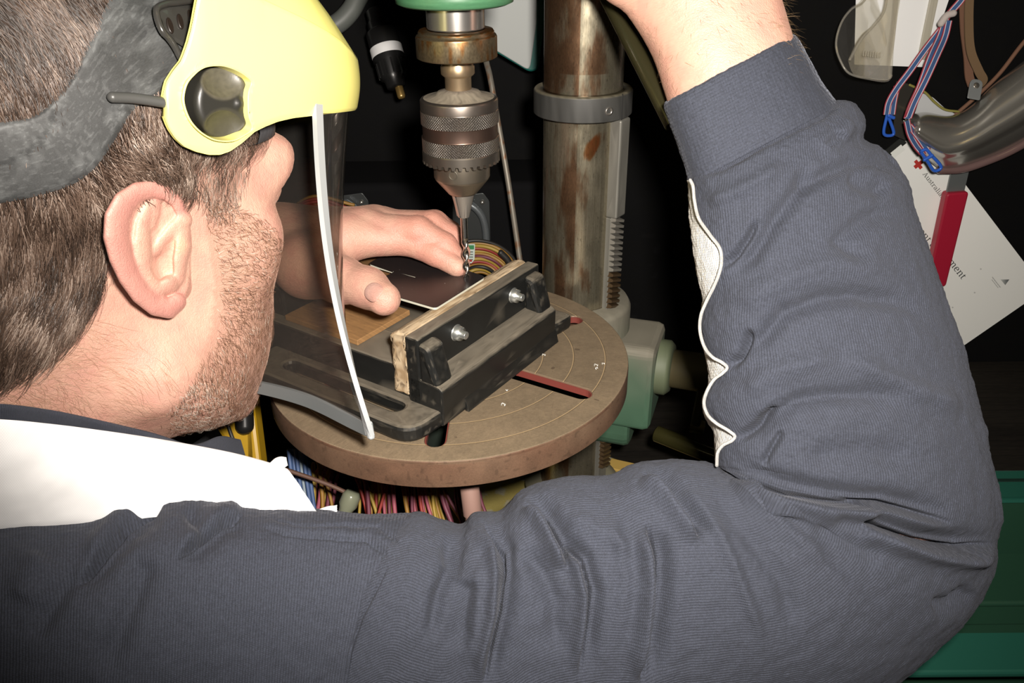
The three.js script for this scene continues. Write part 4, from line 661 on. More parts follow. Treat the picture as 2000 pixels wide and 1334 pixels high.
  for (let i = 0; i < 520; i++) { const a = (rnd() - 0.08) * 3.3 - 0.1, t = rnd() * 1.1, R = 0.0284, out = ws.clone().multiplyScalar(Math.cos(a)).addScaledVector(wn, Math.sin(a)), p0 = wa.clone().lerp(wb, t).addScaledVector(ws, Math.cos(a) > 0 ? 0.0085 * Math.abs(Math.cos(a)) : -0.0085 * Math.abs(Math.cos(a))).addScaledVector(out, R - 0.0006); const dir = wx.clone().multiplyScalar(-0.6 + rnd() * 0.5).addScaledVector(ws, 0.7 * (rnd() - 0.2)).addScaledVector(out, 0.12 + rnd() * 0.4).normalize(), L = 0.005 + rnd() * 0.008, bend = out.clone().multiplyScalar(-0.25 * L).addScaledVector(wx, (rnd() - 0.5) * 0.4 * L), pts = []; for (let k = 0; k <= 4; k++) pts.push(p0.clone().addScaledVector(dir, L * k / 4).addScaledVector(bend, (k / 4) ** 2)); wl.push({ p: pts, n: out, w: 0.00014, c: mix3([0.16, 0.09, 0.04], [0.36, 0.25, 0.14], rnd()) }); }
  const wh = part('arm_hair', strandMesh(wl), hm, man); wh.userData.kind = 'stuff'; wh.userData.label = 'fine brown hairs on the wrist';
}
// ---------------------------------------------------------------- pullover: one sleeve-and-shoulder surface with modelled folds
{
  const knitN = tileNoise(64, 31), heather = tileNoise(200, 32);
  const knit = tex(256, 256, (u, v) => { const w = Math.abs(Math.sin(u * Math.PI * 16)), c = Math.abs(Math.sin((v * 24 + (Math.floor(u * 16) % 2) * 0.5) * Math.PI)); return 0.25 + 0.5 * Math.sqrt(w) + 0.2 * c * w; }, [1, 1], false);
  const navyMap = tex(512, 512, (u, v) => { const h = heather(u, v), k = knitN(u, v), w = Math.abs(Math.sin(u * Math.PI * 32)); const s = 0.72 + 0.30 * h + 0.16 * k + 0.10 * Math.sqrt(w); return [0.197 * s, 0.212 * s, 0.254 * s]; }, [1, 1]);
  const cloth = (map, m = {}) => phys(0xffffff, 0.92, 0, { map, bumpMap: knit, bumpScale: 0.0005, sheen: 0.35, sheenRoughness: 0.7, sheenColor: new THREE.Color(0.20, 0.21, 0.25), ...m });
  const S = 1 / 0.022; // one texture tile is 22 mm
  navyMap.repeat.set(S * 0.5, S * 0.5); knit.repeat.set(S, S);
  const navy = cloth(navyMap);
  const ribMap = navyMap.clone(), ribBump = tex(128, 128, (u, v) => Math.abs(Math.sin(v * Math.PI * 16)) ** 0.6 * 0.7 + 0.2 * Math.abs(Math.sin(u * Math.PI * 12)), [S * 0.75, S * 0.75], false);
  const cuffMat = phys(0xffffff, 0.92, 0, { map: navyMap, bumpMap: ribBump, bumpScale: 0.0004, sheen: 0.5, sheenRoughness: 0.6, sheenColor: new THREE.Color(0.30, 0.32, 0.38) });
  // stations: inner px, outer px, depth of the outline, half thickness (m)
  const torso = [[-420, 1100, -620, 1980, 0.375, 0.075], [-150, 1045, -270, 1900, 0.385, 0.075], [0, 1019, -20, 1860, 0.392, 0.072], [180, 1006, 150, 1800, 0.40, 0.07], [270, 991, 240, 1760, 0.405, 0.068], [335, 971, 300, 1730, 0.41, 0.066], [410, 973, 372, 1700, 0.415, 0.064], [480, 985, 440, 1670, 0.42, 0.062], [560, 990, 515, 1640, 0.428, 0.062], [640, 995, 575, 1610, 0.434, 0.062], [710, 1004, 620, 1590, 0.438, 0.062], [790, 1002, 655, 1570, 0.44, 0.062], [830, 1000, 690, 1565, 0.44, 0.060]];
  const arm = [[730, 1030, 640, 1560, 0.436, 0.060], [770, 1014, 670, 1560, 0.437, 0.061], [820, 999, 705, 1558, 0.438, 0.061], [862, 1014, 760, 1556, 0.438, 0.060], [903, 1022, 840, 1550, 0.44, 0.058], [925, 1001, 900, 1546, 0.44, 0.058], [980, 996, 975, 1540, 0.44, 0.058], [1012, 962, 1050, 1534, 0.442, 0.058], [1060, 941, 1110, 1528, 0.443, 0.058], [1124, 929, 1200, 1515, 0.444, 0.058], [1190, 927, 1280, 1500, 0.445, 0.058], [1240, 905, 1340, 1485, 0.446, 0.058], [1320, 897, 1440, 1462, 0.447, 0.058], [1380, 903, 1560, 1420, 0.448, 0.058], [1400, 909, 1695, 1378, 0.449, 0.058], [1401, 910, 1815, 1285, 0.45, 0.058], [1401, 910, 1902, 1196, 0.45, 0.057], [1400, 910, 1944, 1112, 0.45, 0.056], [1399, 909, 1950, 1058, 0.45, 0.055], [1397, 908, 1960, 1005, 0.45, 0.055], [1396, 890, 1952, 950, 0.45, 0.055], [1395, 866, 1938, 900, 0.45, 0.055], [1392, 840, 1926, 835, 0.45, 0.055], [1376, 810, 1904, 760, 0.45, 0.055], [1371, 780, 1890, 705, 0.45, 0.054], [1384, 745, 1878, 660, 0.45, 0.054], [1378, 700, 1868, 635, 0.45, 0.053], [1366, 640, 1842, 562, 0.45, 0.052], [1372, 590, 1822, 505, 0.45, 0.052], [1360, 530, 1802, 450, 0.45, 0.051], [1352, 470, 1786, 405, 0.45, 0.050], [1347, 420, 1779, 370, 0.45, 0.049], [1345, 385, 1758, 328, 0.45, 0.048], [1345, 366, 1722, 290, 0.45, 0.047], [1345, 358, 1688, 272, 0.45, 0.046], [1344, 352, 1690, 236, 0.45, 0.045], [1346, 348, 1666, 200, 0.45, 0.042], [1354, 340, 1628, 196, 0.45, 0.038]];
  const cuff = [[1345, 360, 1640, 205, 0.4502, 0.041], [1342, 345, 1632, 196, 0.45, 0.0415], [1330, 305, 1606, 160, 0.45, 0.041], [1314, 260, 1584, 120, 0.45, 0.0405], [1302, 226, 1566, 88, 0.45, 0.040], [1296, 210, 1556, 72, 0.45, 0.0395], [1299, 200, 1549, 68, 0.45, 0.0375], [1306, 204, 1544, 74, 0.45, 0.035], [1318, 240, 1560, 112, 0.45, 0.034]];
  // folds: [kind, half width px, depth mm, polyline]
  const FOLDS = [
    ['f', 16, 10, [[1020, 984], [1060, 1000], [1080, 1032], [1100, 1072], [1112, 1112]]], ['f', 17, 10, [[1252, 922], [1290, 942], [1312, 964], [1348, 1012], [1374, 1056]]], ['f', 18, 11, [[1262, 1016], [1282, 1088], [1283, 1140], [1272, 1240], [1250, 1345]]],
    ['f', 15, 7, [[940, 1014], [976, 1072], [982, 1120], [976, 1200], [956, 1280], [944, 1340]]], ['f', 14, 8, [[1092, 1046], [1136, 1096], [1153, 1160], [1148, 1220], [1130, 1330]]], ['g', 15, 4, [[876, 1040], [882, 1104], [860, 1160], [836, 1260]]],
    ['r', 12, 3.4, [[1330, 950], [1356, 972], [1404, 1040], [1440, 1120], [1470, 1200], [1500, 1280]]], ['g', 20, 4, [[1012, 1060], [1060, 1120], [1086, 1180], [1084, 1290]]], ['g', 22, 4, [[915, 1130], [908, 1180], [896, 1270]]], ['r', 16, 3, [[1180, 1000], [1210, 1060], [1222, 1140], [1206, 1260]]], ['r', 14, 3, [[940, 1100], [930, 1180], [918, 1300]]],
    ['r', 16, 3, [[1110, 1000], [1170, 1040], [1240, 1080]]], ['g', 20, 3, [[1390, 960], [1460, 1040], [1530, 1140], [1560, 1240]]], ['r', 20, 3, [[1420, 945], [1520, 1010], [1620, 1100]]],
    ['f', 20, 9, [[1424, 922], [1470, 942], [1530, 962], [1613, 979], [1667, 986], [1731, 989], [1773, 1000], [1823, 1013], [1866, 1022]]], ['f', 18, 12, [[1690, 1018], [1713, 1027], [1759, 1045], [1809, 1063], [1862, 1072], [1895, 1075], [1945, 1060]]], ['g', 18, 4, [[1620, 1010], [1700, 1026], [1740, 1058]]], ['g', 20, 3.5, [[1580, 1030], [1660, 1060], [1730, 1100]]], ['g', 16, 4, [[1820, 1190], [1860, 1180], [1905, 1150]]],
    ['g', 7, 5, [[1482, 426], [1462, 462], [1436, 496], [1404, 526]]], ['g', 17, 5, [[1584, 306], [1567, 363], [1515, 431], [1473, 494], [1424, 540]]], ['g', 8, 6, [[1466, 640], [1456, 672], [1444, 697], [1416, 722]]], ['g', 18, 5, [[1440, 700], [1494, 657], [1536, 610], [1609, 583], [1672, 577], [1751, 586], [1836, 618]]],
    ['g', 8, 6, [[1520, 792], [1497, 816], [1474, 838], [1434, 861]]], ['g', 19, 5, [[1460, 860], [1494, 830], [1557, 783], [1620, 772], [1698, 772], [1780, 776]]], ['r', 20, 5, [[1640, 690], [1725, 735], [1803, 767], [1890, 800]]], ['g', 7, 4, [[1530, 838], [1514, 864], [1497, 892], [1488, 912]]],
    ['g', 14, 4, [[1560, 372], [1610, 342], [1670, 313], [1715, 309], [1768, 336]]], ['r', 18, 4, [[1600, 305], [1640, 262], [1660, 230]]], ['g', 10, 3, [[1610, 290], [1640, 260]]], ['g', 18, 3, [[1700, 520], [1640, 470], [1690, 430], [1760, 400]]], ['r', 24, 3.5, [[1430, 600], [1500, 560], [1600, 520], [1760, 520]]], ['r', 22, 3.5, [[1440, 770], [1530, 720], [1640, 690]]], ['g', 26, 3, [[1560, 900], [1680, 880], [1800, 900]]], ['g', 10, 3, [[1352, 352], [1440, 306], [1500, 272], [1600, 224], [1650, 200]]], ['r', 16, 4, [[1380, 400], [1450, 370], [1540, 320]]],
    ['f', 20, 5, [[322, 982], [280, 1000], [240, 1028], [180, 1104], [146, 1150]]], ['f', 18, 4, [[478, 1004], [440, 1016], [400, 1044], [340, 1096]]], ['g', 15, 4, [[362, 984], [392, 1028], [412, 1046]]], ['g', 26, 4, [[288, 1080], [276, 1136], [240, 1220], [190, 1330]]], ['r', 30, 4, [[90, 1080], [60, 1130], [40, 1180]]], ['g', 20, 3, [[190, 1060], [120, 1150], [60, 1260]]],
    ['g', 3.2, 1.3, [[516, 1010], [580, 1028], [680, 1026], [740, 1028], [768, 1052], [782, 1074]]], ['g', 3.2, 1.3, [[500, 1022], [560, 1046], [640, 1052], [715, 1056], [748, 1078], [760, 1096]]], ['r', 12, 1.6, [[508, 1016], [570, 1037], [660, 1040], [728, 1042], [756, 1066], [770, 1086]]],
    ['g', 3, 1.2, [[762, 1096], [735, 1150], [705, 1210], [682, 1280], [668, 1345]]], ['g', 20, 4, [[1660, 330], [1700, 360], [1740, 372]]]];
  const foldAt = (x, y) => {
    let h = 0; for (const [k, w, d, P, box] of FOLDS) {
      if (x < box[0] || x > box[1] || y < box[2] || y > box[3]) continue; const [q, s, t] = polyDist(x, y, P); if (q > w * 4.2) continue; const taper = smooth(0, 1, Math.min(1, Math.sin(Math.PI * clamp(t, 0.0, 1)) * 1.5 + 0.02)); if (t <= 0 || t >= 1) continue;
      if (k === 'g') h -= 1.35 * d * taper * Math.exp(-((q / w) ** 2)); else if (k === 'r') h += d * taper * Math.exp(-((q / w) ** 2));
      else { const z = s * q / w; h += d * taper * (1.7 * z * Math.exp(-0.7 * z * z) - 1.7 * Math.exp(-((z / 0.27) ** 2))); }
    } return h; };
  for (const f of FOLDS) { const m = f[1] * 4.3, X = f[3].map((p) => p[0]), Y = f[3].map((p) => p[1]); f.push([Math.min(...X) - m, Math.max(...X) + m, Math.min(...Y) - m, Math.max(...Y) + m]); }
  function loft(st, nv, nf, nb, opt = {}) {          // nv stations, nf columns in front, nb behind
    const I3 = new THREE.CatmullRomCurve3(st.map((s) => at(s[0], s[1], s[4])), false, 'centripetal'), O3 = new THREE.CatmullRomCurve3(st.map((s) => at(s[2], s[3], s[4])), false, 'centripetal'), rows = [], nu = nf + nb;
    const th = (t) => { const k = t * (st.length - 1), i = Math.min(st.length - 2, Math.floor(k)); return lerp(st[i][5], st[i + 1][5], k - i); };
    let len = 0, last = null; const P = [], U = [];
    for (let j = 0; j <= nv; j++) {
      const t = j / nv, a = I3.getPoint(t), b = O3.getPoint(t), c = a.clone().add(b).multiplyScalar(0.5), h = b.clone().sub(a).multiplyScalar(0.5), w = th(t); const view = c.clone().sub(CAM).normalize();
      const hn = h.clone().normalize(), dp = view.clone().addScaledVector(hn, -view.dot(hn)).normalize(); if (last) len += c.distanceTo(last); last = c; let arc = 0, prev = null;
      for (let i = 0; i <= nu; i++) {
        const th = i <= nf ? Math.PI * (i / nf) : Math.PI + Math.PI * ((i - nf) / nb), co = Math.cos(th), si = Math.sin(th), e = 0.86, X = Math.sign(co) * Math.abs(co) ** e, Y = Math.sign(si) * Math.abs(si) ** e;
        const p = c.clone().addScaledVector(h, -X); { const vr = p.clone().sub(CAM).normalize(); p.addScaledVector(vr, -Y * w); } if (prev) arc += p.distanceTo(prev); prev = p; P.push(p); opt.swap ? U.push(len, arc) : U.push(arc, len);
      } }
    const G = (pp) => { const g = new THREE.BufferGeometry(), A = new Float32Array(pp.length * 3); pp.forEach((p, i) => { A[3 * i] = p.x; A[3 * i + 1] = p.y; A[3 * i + 2] = p.z; }); g.setAttribute('position', new THREE.BufferAttribute(A, 3)); return g; };
    const idx = []; for (let j = 0; j < nv; j++) for (let i = 0; i < nu; i++) { const q = j * (nu + 1) + i; idx.push(q, q + nu + 1, q + 1, q + 1, q + nu + 1, q + nu + 2); }
    let g = G(P); g.setIndex(idx); g.computeVertexNormals(); const N = g.attributes.normal;
    // outward side
    const m = Math.floor(nv / 2) * (nu + 1) + Math.floor(nf / 2), toC = CAM.clone().sub(P[m]); const flip = V(N.getX(m), N.getY(m), N.getZ(m)).dot(toC) < 0 ? -1 : 1; 
    const D = P.map((p, i) => { const col = i % (nu + 1); const n = V(N.getX(i), N.getY(i), N.getZ(i)).multiplyScalar(flip); if (col === 0 || col === nu) return p; const [x, y] = proj(p); const front = col <= nf ? smooth(0, 0.05, Math.sin(Math.PI * col / nf)) : 0;
      let h = front ? foldAt(x, y) * front * 0.001 * (opt.fold ?? 1) : 0; h += (opt.fold === 0 ? 0.35 : 1) * (0.0011 * fbm(p.x * 55, p.y * 55, p.z * 55)) + 0.00018 * noise3(p.x * 300, p.y * 300, p.z * 300); if (col > nf) h += 0.003 * fbm(p.x * 30, p.y * 30, p.z * 30) * Math.sin(Math.PI * (col - nf) / nb); return p.clone().addScaledVector(n, h); });
    if (opt.keep) { const a = [], b = []; for (let q = 0; q < idx.length; q += 6) { const k = opt.keep(D[idx[q]], D[idx[q + 4]], idx[q] % (nu + 1), nf, nu); (k ? b : a).push(...idx.slice(q, q + 6)); } return [a, b].map((ix) => { const g2 = G(D); g2.setAttribute('uv', new THREE.Float32BufferAttribute(U, 2)); g2.setIndex(flip < 0 ? ix.map((_, e) => ix[e - (e % 3) + [0, 2, 1][e % 3]]) : ix); const full = G(D); full.setIndex(flip < 0 ? idx.map((_, e) => idx[e - (e % 3) + [0, 2, 1][e % 3]]) : idx); full.computeVertexNormals(); g2.setAttribute('normal', full.attributes.normal); return compact(g2); }); }
    g = G(D); g.setAttribute('uv', new THREE.Float32BufferAttribute(U, 2)); g.setIndex(flip < 0 ? idx.map((_, e) => idx[e - (e % 3) + [0, 2, 1][e % 3]]) : idx); g.computeVertexNormals(); return g;
  }
  function compact(g) { const ix = g.index.array, map = new Map(), P = [], N = [], U = [], I = []; for (const i of ix) { if (!map.has(i)) { map.set(i, P.length / 3); P.push(g.attributes.position.getX(i), g.attributes.position.getY(i), g.attributes.position.getZ(i)); N.push(g.attributes.normal.getX(i), g.attributes.normal.getY(i), g.attributes.normal.getZ(i)); U.push(g.attributes.uv.getX(i), g.attributes.uv.getY(i)); } I.push(map.get(i)); } const o = new THREE.BufferGeometry(); o.setAttribute('position', new THREE.Float32BufferAttribute(P, 3)); o.setAttribute('normal', new THREE.Float32BufferAttribute(N, 3)); o.setAttribute('uv', new THREE.Float32BufferAttribute(U, 2)); o.setIndex(I); return o; }
  const pipe = [[1346, 352], [1351, 362], [1354, 390], [1362, 425], [1384, 458], [1404, 486], [1407, 510], [1403, 532], [1392, 560], [1378, 588], [1367, 616], [1365, 645], [1374, 678], [1390, 698], [1408, 708], [1418, 718], [1410, 728], [1392, 742], [1378, 766], [1373, 788], [1380, 810], [1396, 826], [1422, 842], [1433, 852], [1428, 860], [1410, 870], [1400, 884], [1398, 909]];
  const pipeX = (y) => { let best = -1e9; for (let i = 0; i < pipe.length - 1; i++) { const [a, b] = pipe[i], [c, d] = pipe[i + 1]; if ((y - b) * (y - d) <= 0 && b !== d) best = Math.max(best, a + (c - a) * (y - b) / (d - b)); } return best; };
  const torsoG = loft(torso, 300, 210, 40, { swap: true });
  const shirt = part('pullover', torsoG, navy, man); shirt.userData.label = 'dark navy knitted pullover';
  const [armG, panelG] = loft(arm, 820, 250, 44, { keep: (a, b, col, nf, nu) => { const [x, y] = proj(a); if (y < 352 || y > 900 || x > 1440 || x < (y > 860 ? 1380 : 1300)) return false; return col <= nf ? x < pipeX(y) : col > nu - 9; } });
  // piping laid on the sleeve along the seam
  const I3 = arm.map((s) => s), zAt = (x, y) => { let best = null, bd = 1e9; const p = panelG.attributes.position, q = armG.attributes.position; for (const A of [q]) for (let i = 0; i < A.count; i += 1) { const dx = A.getX(i), dy = A.getY(i), dz = A.getZ(i); _q.set(dx - CAM.x, dy - CAM.y, dz - CAM.z); const z = _q.dot(FWD), px = 1000 + FPX * _q.dot(RIGHT) / z, py = 667 + FPX * _q.dot(DOWN) / z, d = (px - x) ** 2 + (py - y) ** 2; if (d < 260 && (best === null || z < best)) best = z; if (d < bd) { bd = d; zAt.near = z; } } return best ?? zAt.near; };
  const pipeG = capped(pipe.map(([x, y]) => at(x + 2, y, zAt(x + 2, y) - 0.0006)), 0.0009, 220, 8);
  part('sleeve', armG, navy, shirt, false);
  const whiteKnit = tex(128, 256, (u, v) => { const w = Math.abs(Math.sin(v * Math.PI * 14)); return [0.74 + 0.12 * w, 0.735 + 0.12 * w, 0.71 + 0.12 * w]; }, [60, 60]);
  part('side_panel', panelG, cloth(whiteKnit, { sheenColor: new THREE.Color(0.3, 0.3, 0.3), sheen: 0.2 }), shirt, false).userData.label = 'white knitted side panel of the sleeve';
  part('piping', pipeG, cloth(tex(64, 64, () => [0.86, 0.86, 0.85]), { sheen: 0 }), shirt, false).userData.label = 'white piping';
  part('cuff', loft(cuff, 120, 160, 60, { fold: 0 }), cuffMat, shirt, false);
  // lower trunk and the far sleeve, mostly out of the picture
  const trunk = [[-0.19, 0.17, 0.115], [-0.10, 0.165, 0.12], [0.05, 0.16, 0.125], [0.12, 0.13, 0.11]], tA = PEL.clone().add(V(0, -0.02, 0)), tB = NECK.clone().add(V(-0.03, -0.06, 0.03));
  const wide = HR.clone(); wide.y = 0; wide.normalize();
  { const P = [], U = [], I = [], n = 48, m = 24, ax = tB.clone().sub(tA), dd = wide.clone().cross(ax).normalize(); for (let j = 0; j <= m; j++) for (let i = 0; i <= n; i++) { const t = j / m, a = i / n * Math.PI * 2, w = lerp(0.175, 0.15, t) * (t > 0.85 ? lerp(1, 0.55, (t - 0.85) / 0.15) : 1), q = tA.clone().addScaledVector(ax, t).addScaledVector(wide, Math.cos(a) * w).addScaledVector(dd, Math.sin(a) * w * 0.66); q.addScaledVector(dd, 0.003 * fbm(q.x * 20, q.y * 20, q.z * 20)); P.push(q.x, q.y, q.z); U.push(a * w, t * ax.length()); if (i && j) { const k = (j - 1) * (n + 1) + i - 1; I.push(k, k + 1, k + n + 1, k + 1, k + n + 2, k + n + 1); } } part('trunk', indexed(P, I, U), navy, shirt, false); }
  part('far_sleeve', merge([rod(LSH, LEL.clone().lerp(LSH, 0.15), 0.066, 0.058, 40), new THREE.SphereGeometry(0.066, 32, 20).translate(LSH.x, LSH.y, LSH.z)]), navy, shirt, false);
  { // legs in dark trousers down to the floor
    const jeans = std(new THREE.Color(0.03, 0.035, 0.05), 0.9), hip = PEL.clone(); const parts = [];
    for (const s of [-1, 1]) { const h = hip.clone().addScaledVector(wide, s * 0.085), k = h.clone().add(V(0.02, -0.28, 0.0)), f = V(k.x - 0.03, -1.15, k.z); k.y = (h.y + f.y) / 2; parts.push([h, k, 0.1, 0.072], [k, f, 0.072, 0.06]); }
    const f = (x, y, z) => { let d = 1e9; for (const q of parts) d = smin(d, sdCone(x, y, z, q[0], q[1], q[2], q[3]), 0.03); return Math.max(d, -1.2 + 0.02 - y); };
    const [lo, hi] = lo3(parts.flatMap((q) => [[q[0], 0.12], [q[1], 0.1]])); part('trousers', surfaceNets(f, lo, hi, 0.016), jeans, man);
    for (const s of [0, 1]) { const a = parts[s * 2 + 1][1]; part('shoe', rbox(0.27, 0.08, 0.1, 0.035, 4).applyMatrix4(frame(V(HF.x, 0, HF.z).normalize(), V(0, 1, 0), V(HF.x, 0, HF.z).normalize().cross(V(0, 1, 0)), V(a.x + HF.x * 0.06, -1.16, a.z + HF.z * 0.06))), std(0x151311, 0.6), man); }
  }
  // ---- collar
  const sheet = (top, bot, t, n = 120, m = 16, bulge = 0.0) => { // two pixel edges with depths: a cloth strip with thickness
    const A = new THREE.CatmullRomCurve3(top.map((s) => at(...s))), B = new THREE.CatmullRomCurve3(bot.map((s) => at(...s))), P = [], U = [], I = []; const row = [];
    for (let i = 0; i <= n; i++) { const a = A.getPoint(i / n), b = B.getPoint(i / n); for (let j = 0; j <= m; j++) { const p = a.clone().lerp(b, j / m), w = Math.sin(Math.PI * j / m); p.addScaledVector(p.clone().sub(CAM).normalize(), -bulge * w - 0.0012 * fbm(p.x * 40, p.y * 40, p.z * 40)); row.push(p); } }
    const at2 = (i, j) => row[i * (m + 1) + j]; const nrm = (i, j) => { const a = at2(Math.min(n, i + 1), j).clone().sub(at2(Math.max(0, i - 1), j)), b = at2(i, Math.min(m, j + 1)).clone().sub(at2(i, Math.max(0, j - 1))); return a.cross(b).normalize(); };
    for (let s = 0; s < 2; s++) for (let i = 0; i <= n; i++) for (let j = 0; j <= m; j++) { const e = Math.min(1, Math.sqrt(Math.sin(Math.PI * clamp(j / m, 0.0, 1)) * 4 + 0.02)), q = at2(i, j).clone().addScaledVector(nrm(i, j), (s ? -1 : 1) * t / 2 * e); P.push(q.x, q.y, q.z); U.push(i / n * 0.3, j / m * 0.06); }
    const K = (n + 1) * (m + 1), id = (s, i, j) => s * K + i * (m + 1) + j; for (let s = 0; s < 2; s++) for (let i = 0; i < n; i++) for (let j = 0; j < m; j++) { const a = id(s, i, j), b = id(s, i + 1, j), c = id(s, i, j + 1), d = id(s, i + 1, j + 1); s ? I.push(a, c, b, b, c, d) : I.push(a, b, c, b, d, c); }
    for (let i = 0; i < n; i++) for (const j of [0, m]) { const a = id(0, i, j), b = id(0, i + 1, j), c = id(1, i, j), d = id(1, i + 1, j); I.push(a, c, b, b, c, d); } for (let j = 0; j < m; j++) for (const i of [0, n]) { const a = id(0, i, j), b = id(0, i, j + 1), c = id(1, i, j), d = id(1, i, j + 1); I.push(a, b, c, b, d, c); }
    return indexed(P, I, U); };
  const whiteTex = tex(128, 128, (u, v) => { const k = 0.93 + 0.03 * Math.sin(u * 6.283 * 16) * Math.sin(v * 6.283 * 16); return [k, k, k]; }, [40, 40]);
  const white = std(0xffffff, 0.9, 0, { map: whiteTex });
  const onNeck = (L, off, lim) => L.map(([x, y, z]) => { const h = hitHead(x, y, off, true), d = proj(h)[2]; return [x, y, x > 330 ? z : Math.min(z, d)]; });
  const stand = part('collar_stand', sheet(onNeck([[-200, 786, 0.402], [0, 789, 0.405], [100, 801, 0.406], [200, 822, 0.410], [300, 846, 0.416], [372, 868, 0.424], [430, 852, 0.45], [466, 858, 0.47]], 0.0035), onNeck([[-200, 850, 0.396], [0, 850, 0.398], [100, 856, 0.399], [200, 868, 0.402], [300, 884, 0.408], [380, 905, 0.416], [440, 905, 0.44], [480, 905, 0.455]], 0.005), 0.0025), navy, shirt, false);
  const collar = part('collar', sheet(onNeck([[-220, 815, 0.3945], [0, 819, 0.3955], [100, 828, 0.3965], [200, 841, 0.399], [300, 856, 0.404], [380, 870, 0.411], [460, 886, 0.418], [520, 902, 0.424], [556, 914, 0.428]], 0.0085), [[-220, 1060, 0.372], [0, 1040, 0.376], [100, 1030, 0.378], [200, 1025, 0.384], [300, 1010, 0.390], [380, 1010, 0.399], [470, 1015, 0.406], [550, 1018, 0.414], [640, 1030, 0.424]], 0.003, 120, 20, 0.006), white, shirt, false);
  collar.userData.label = 'white fold-down collar';
  part('collar_tip', sheet([[527, 905, 0.424], [538, 895, 0.424], [548, 892, 0.424], [557, 893, 0.425]], [[540, 915, 0.424], [548, 916, 0.424], [554, 914, 0.424], [559, 910, 0.425]], 0.003, 24, 6, 0.001), white, shirt, false);
  part('collar_tip', sheet([[612, 1000, 0.425], [630, 992, 0.425], [645, 988, 0.425], [659, 988, 0.426]], [[612, 1012, 0.426], [632, 1010, 0.426], [648, 1004, 0.426], [658, 997, 0.426]], 0.003, 24, 6, 0.001), white, shirt, false);
}
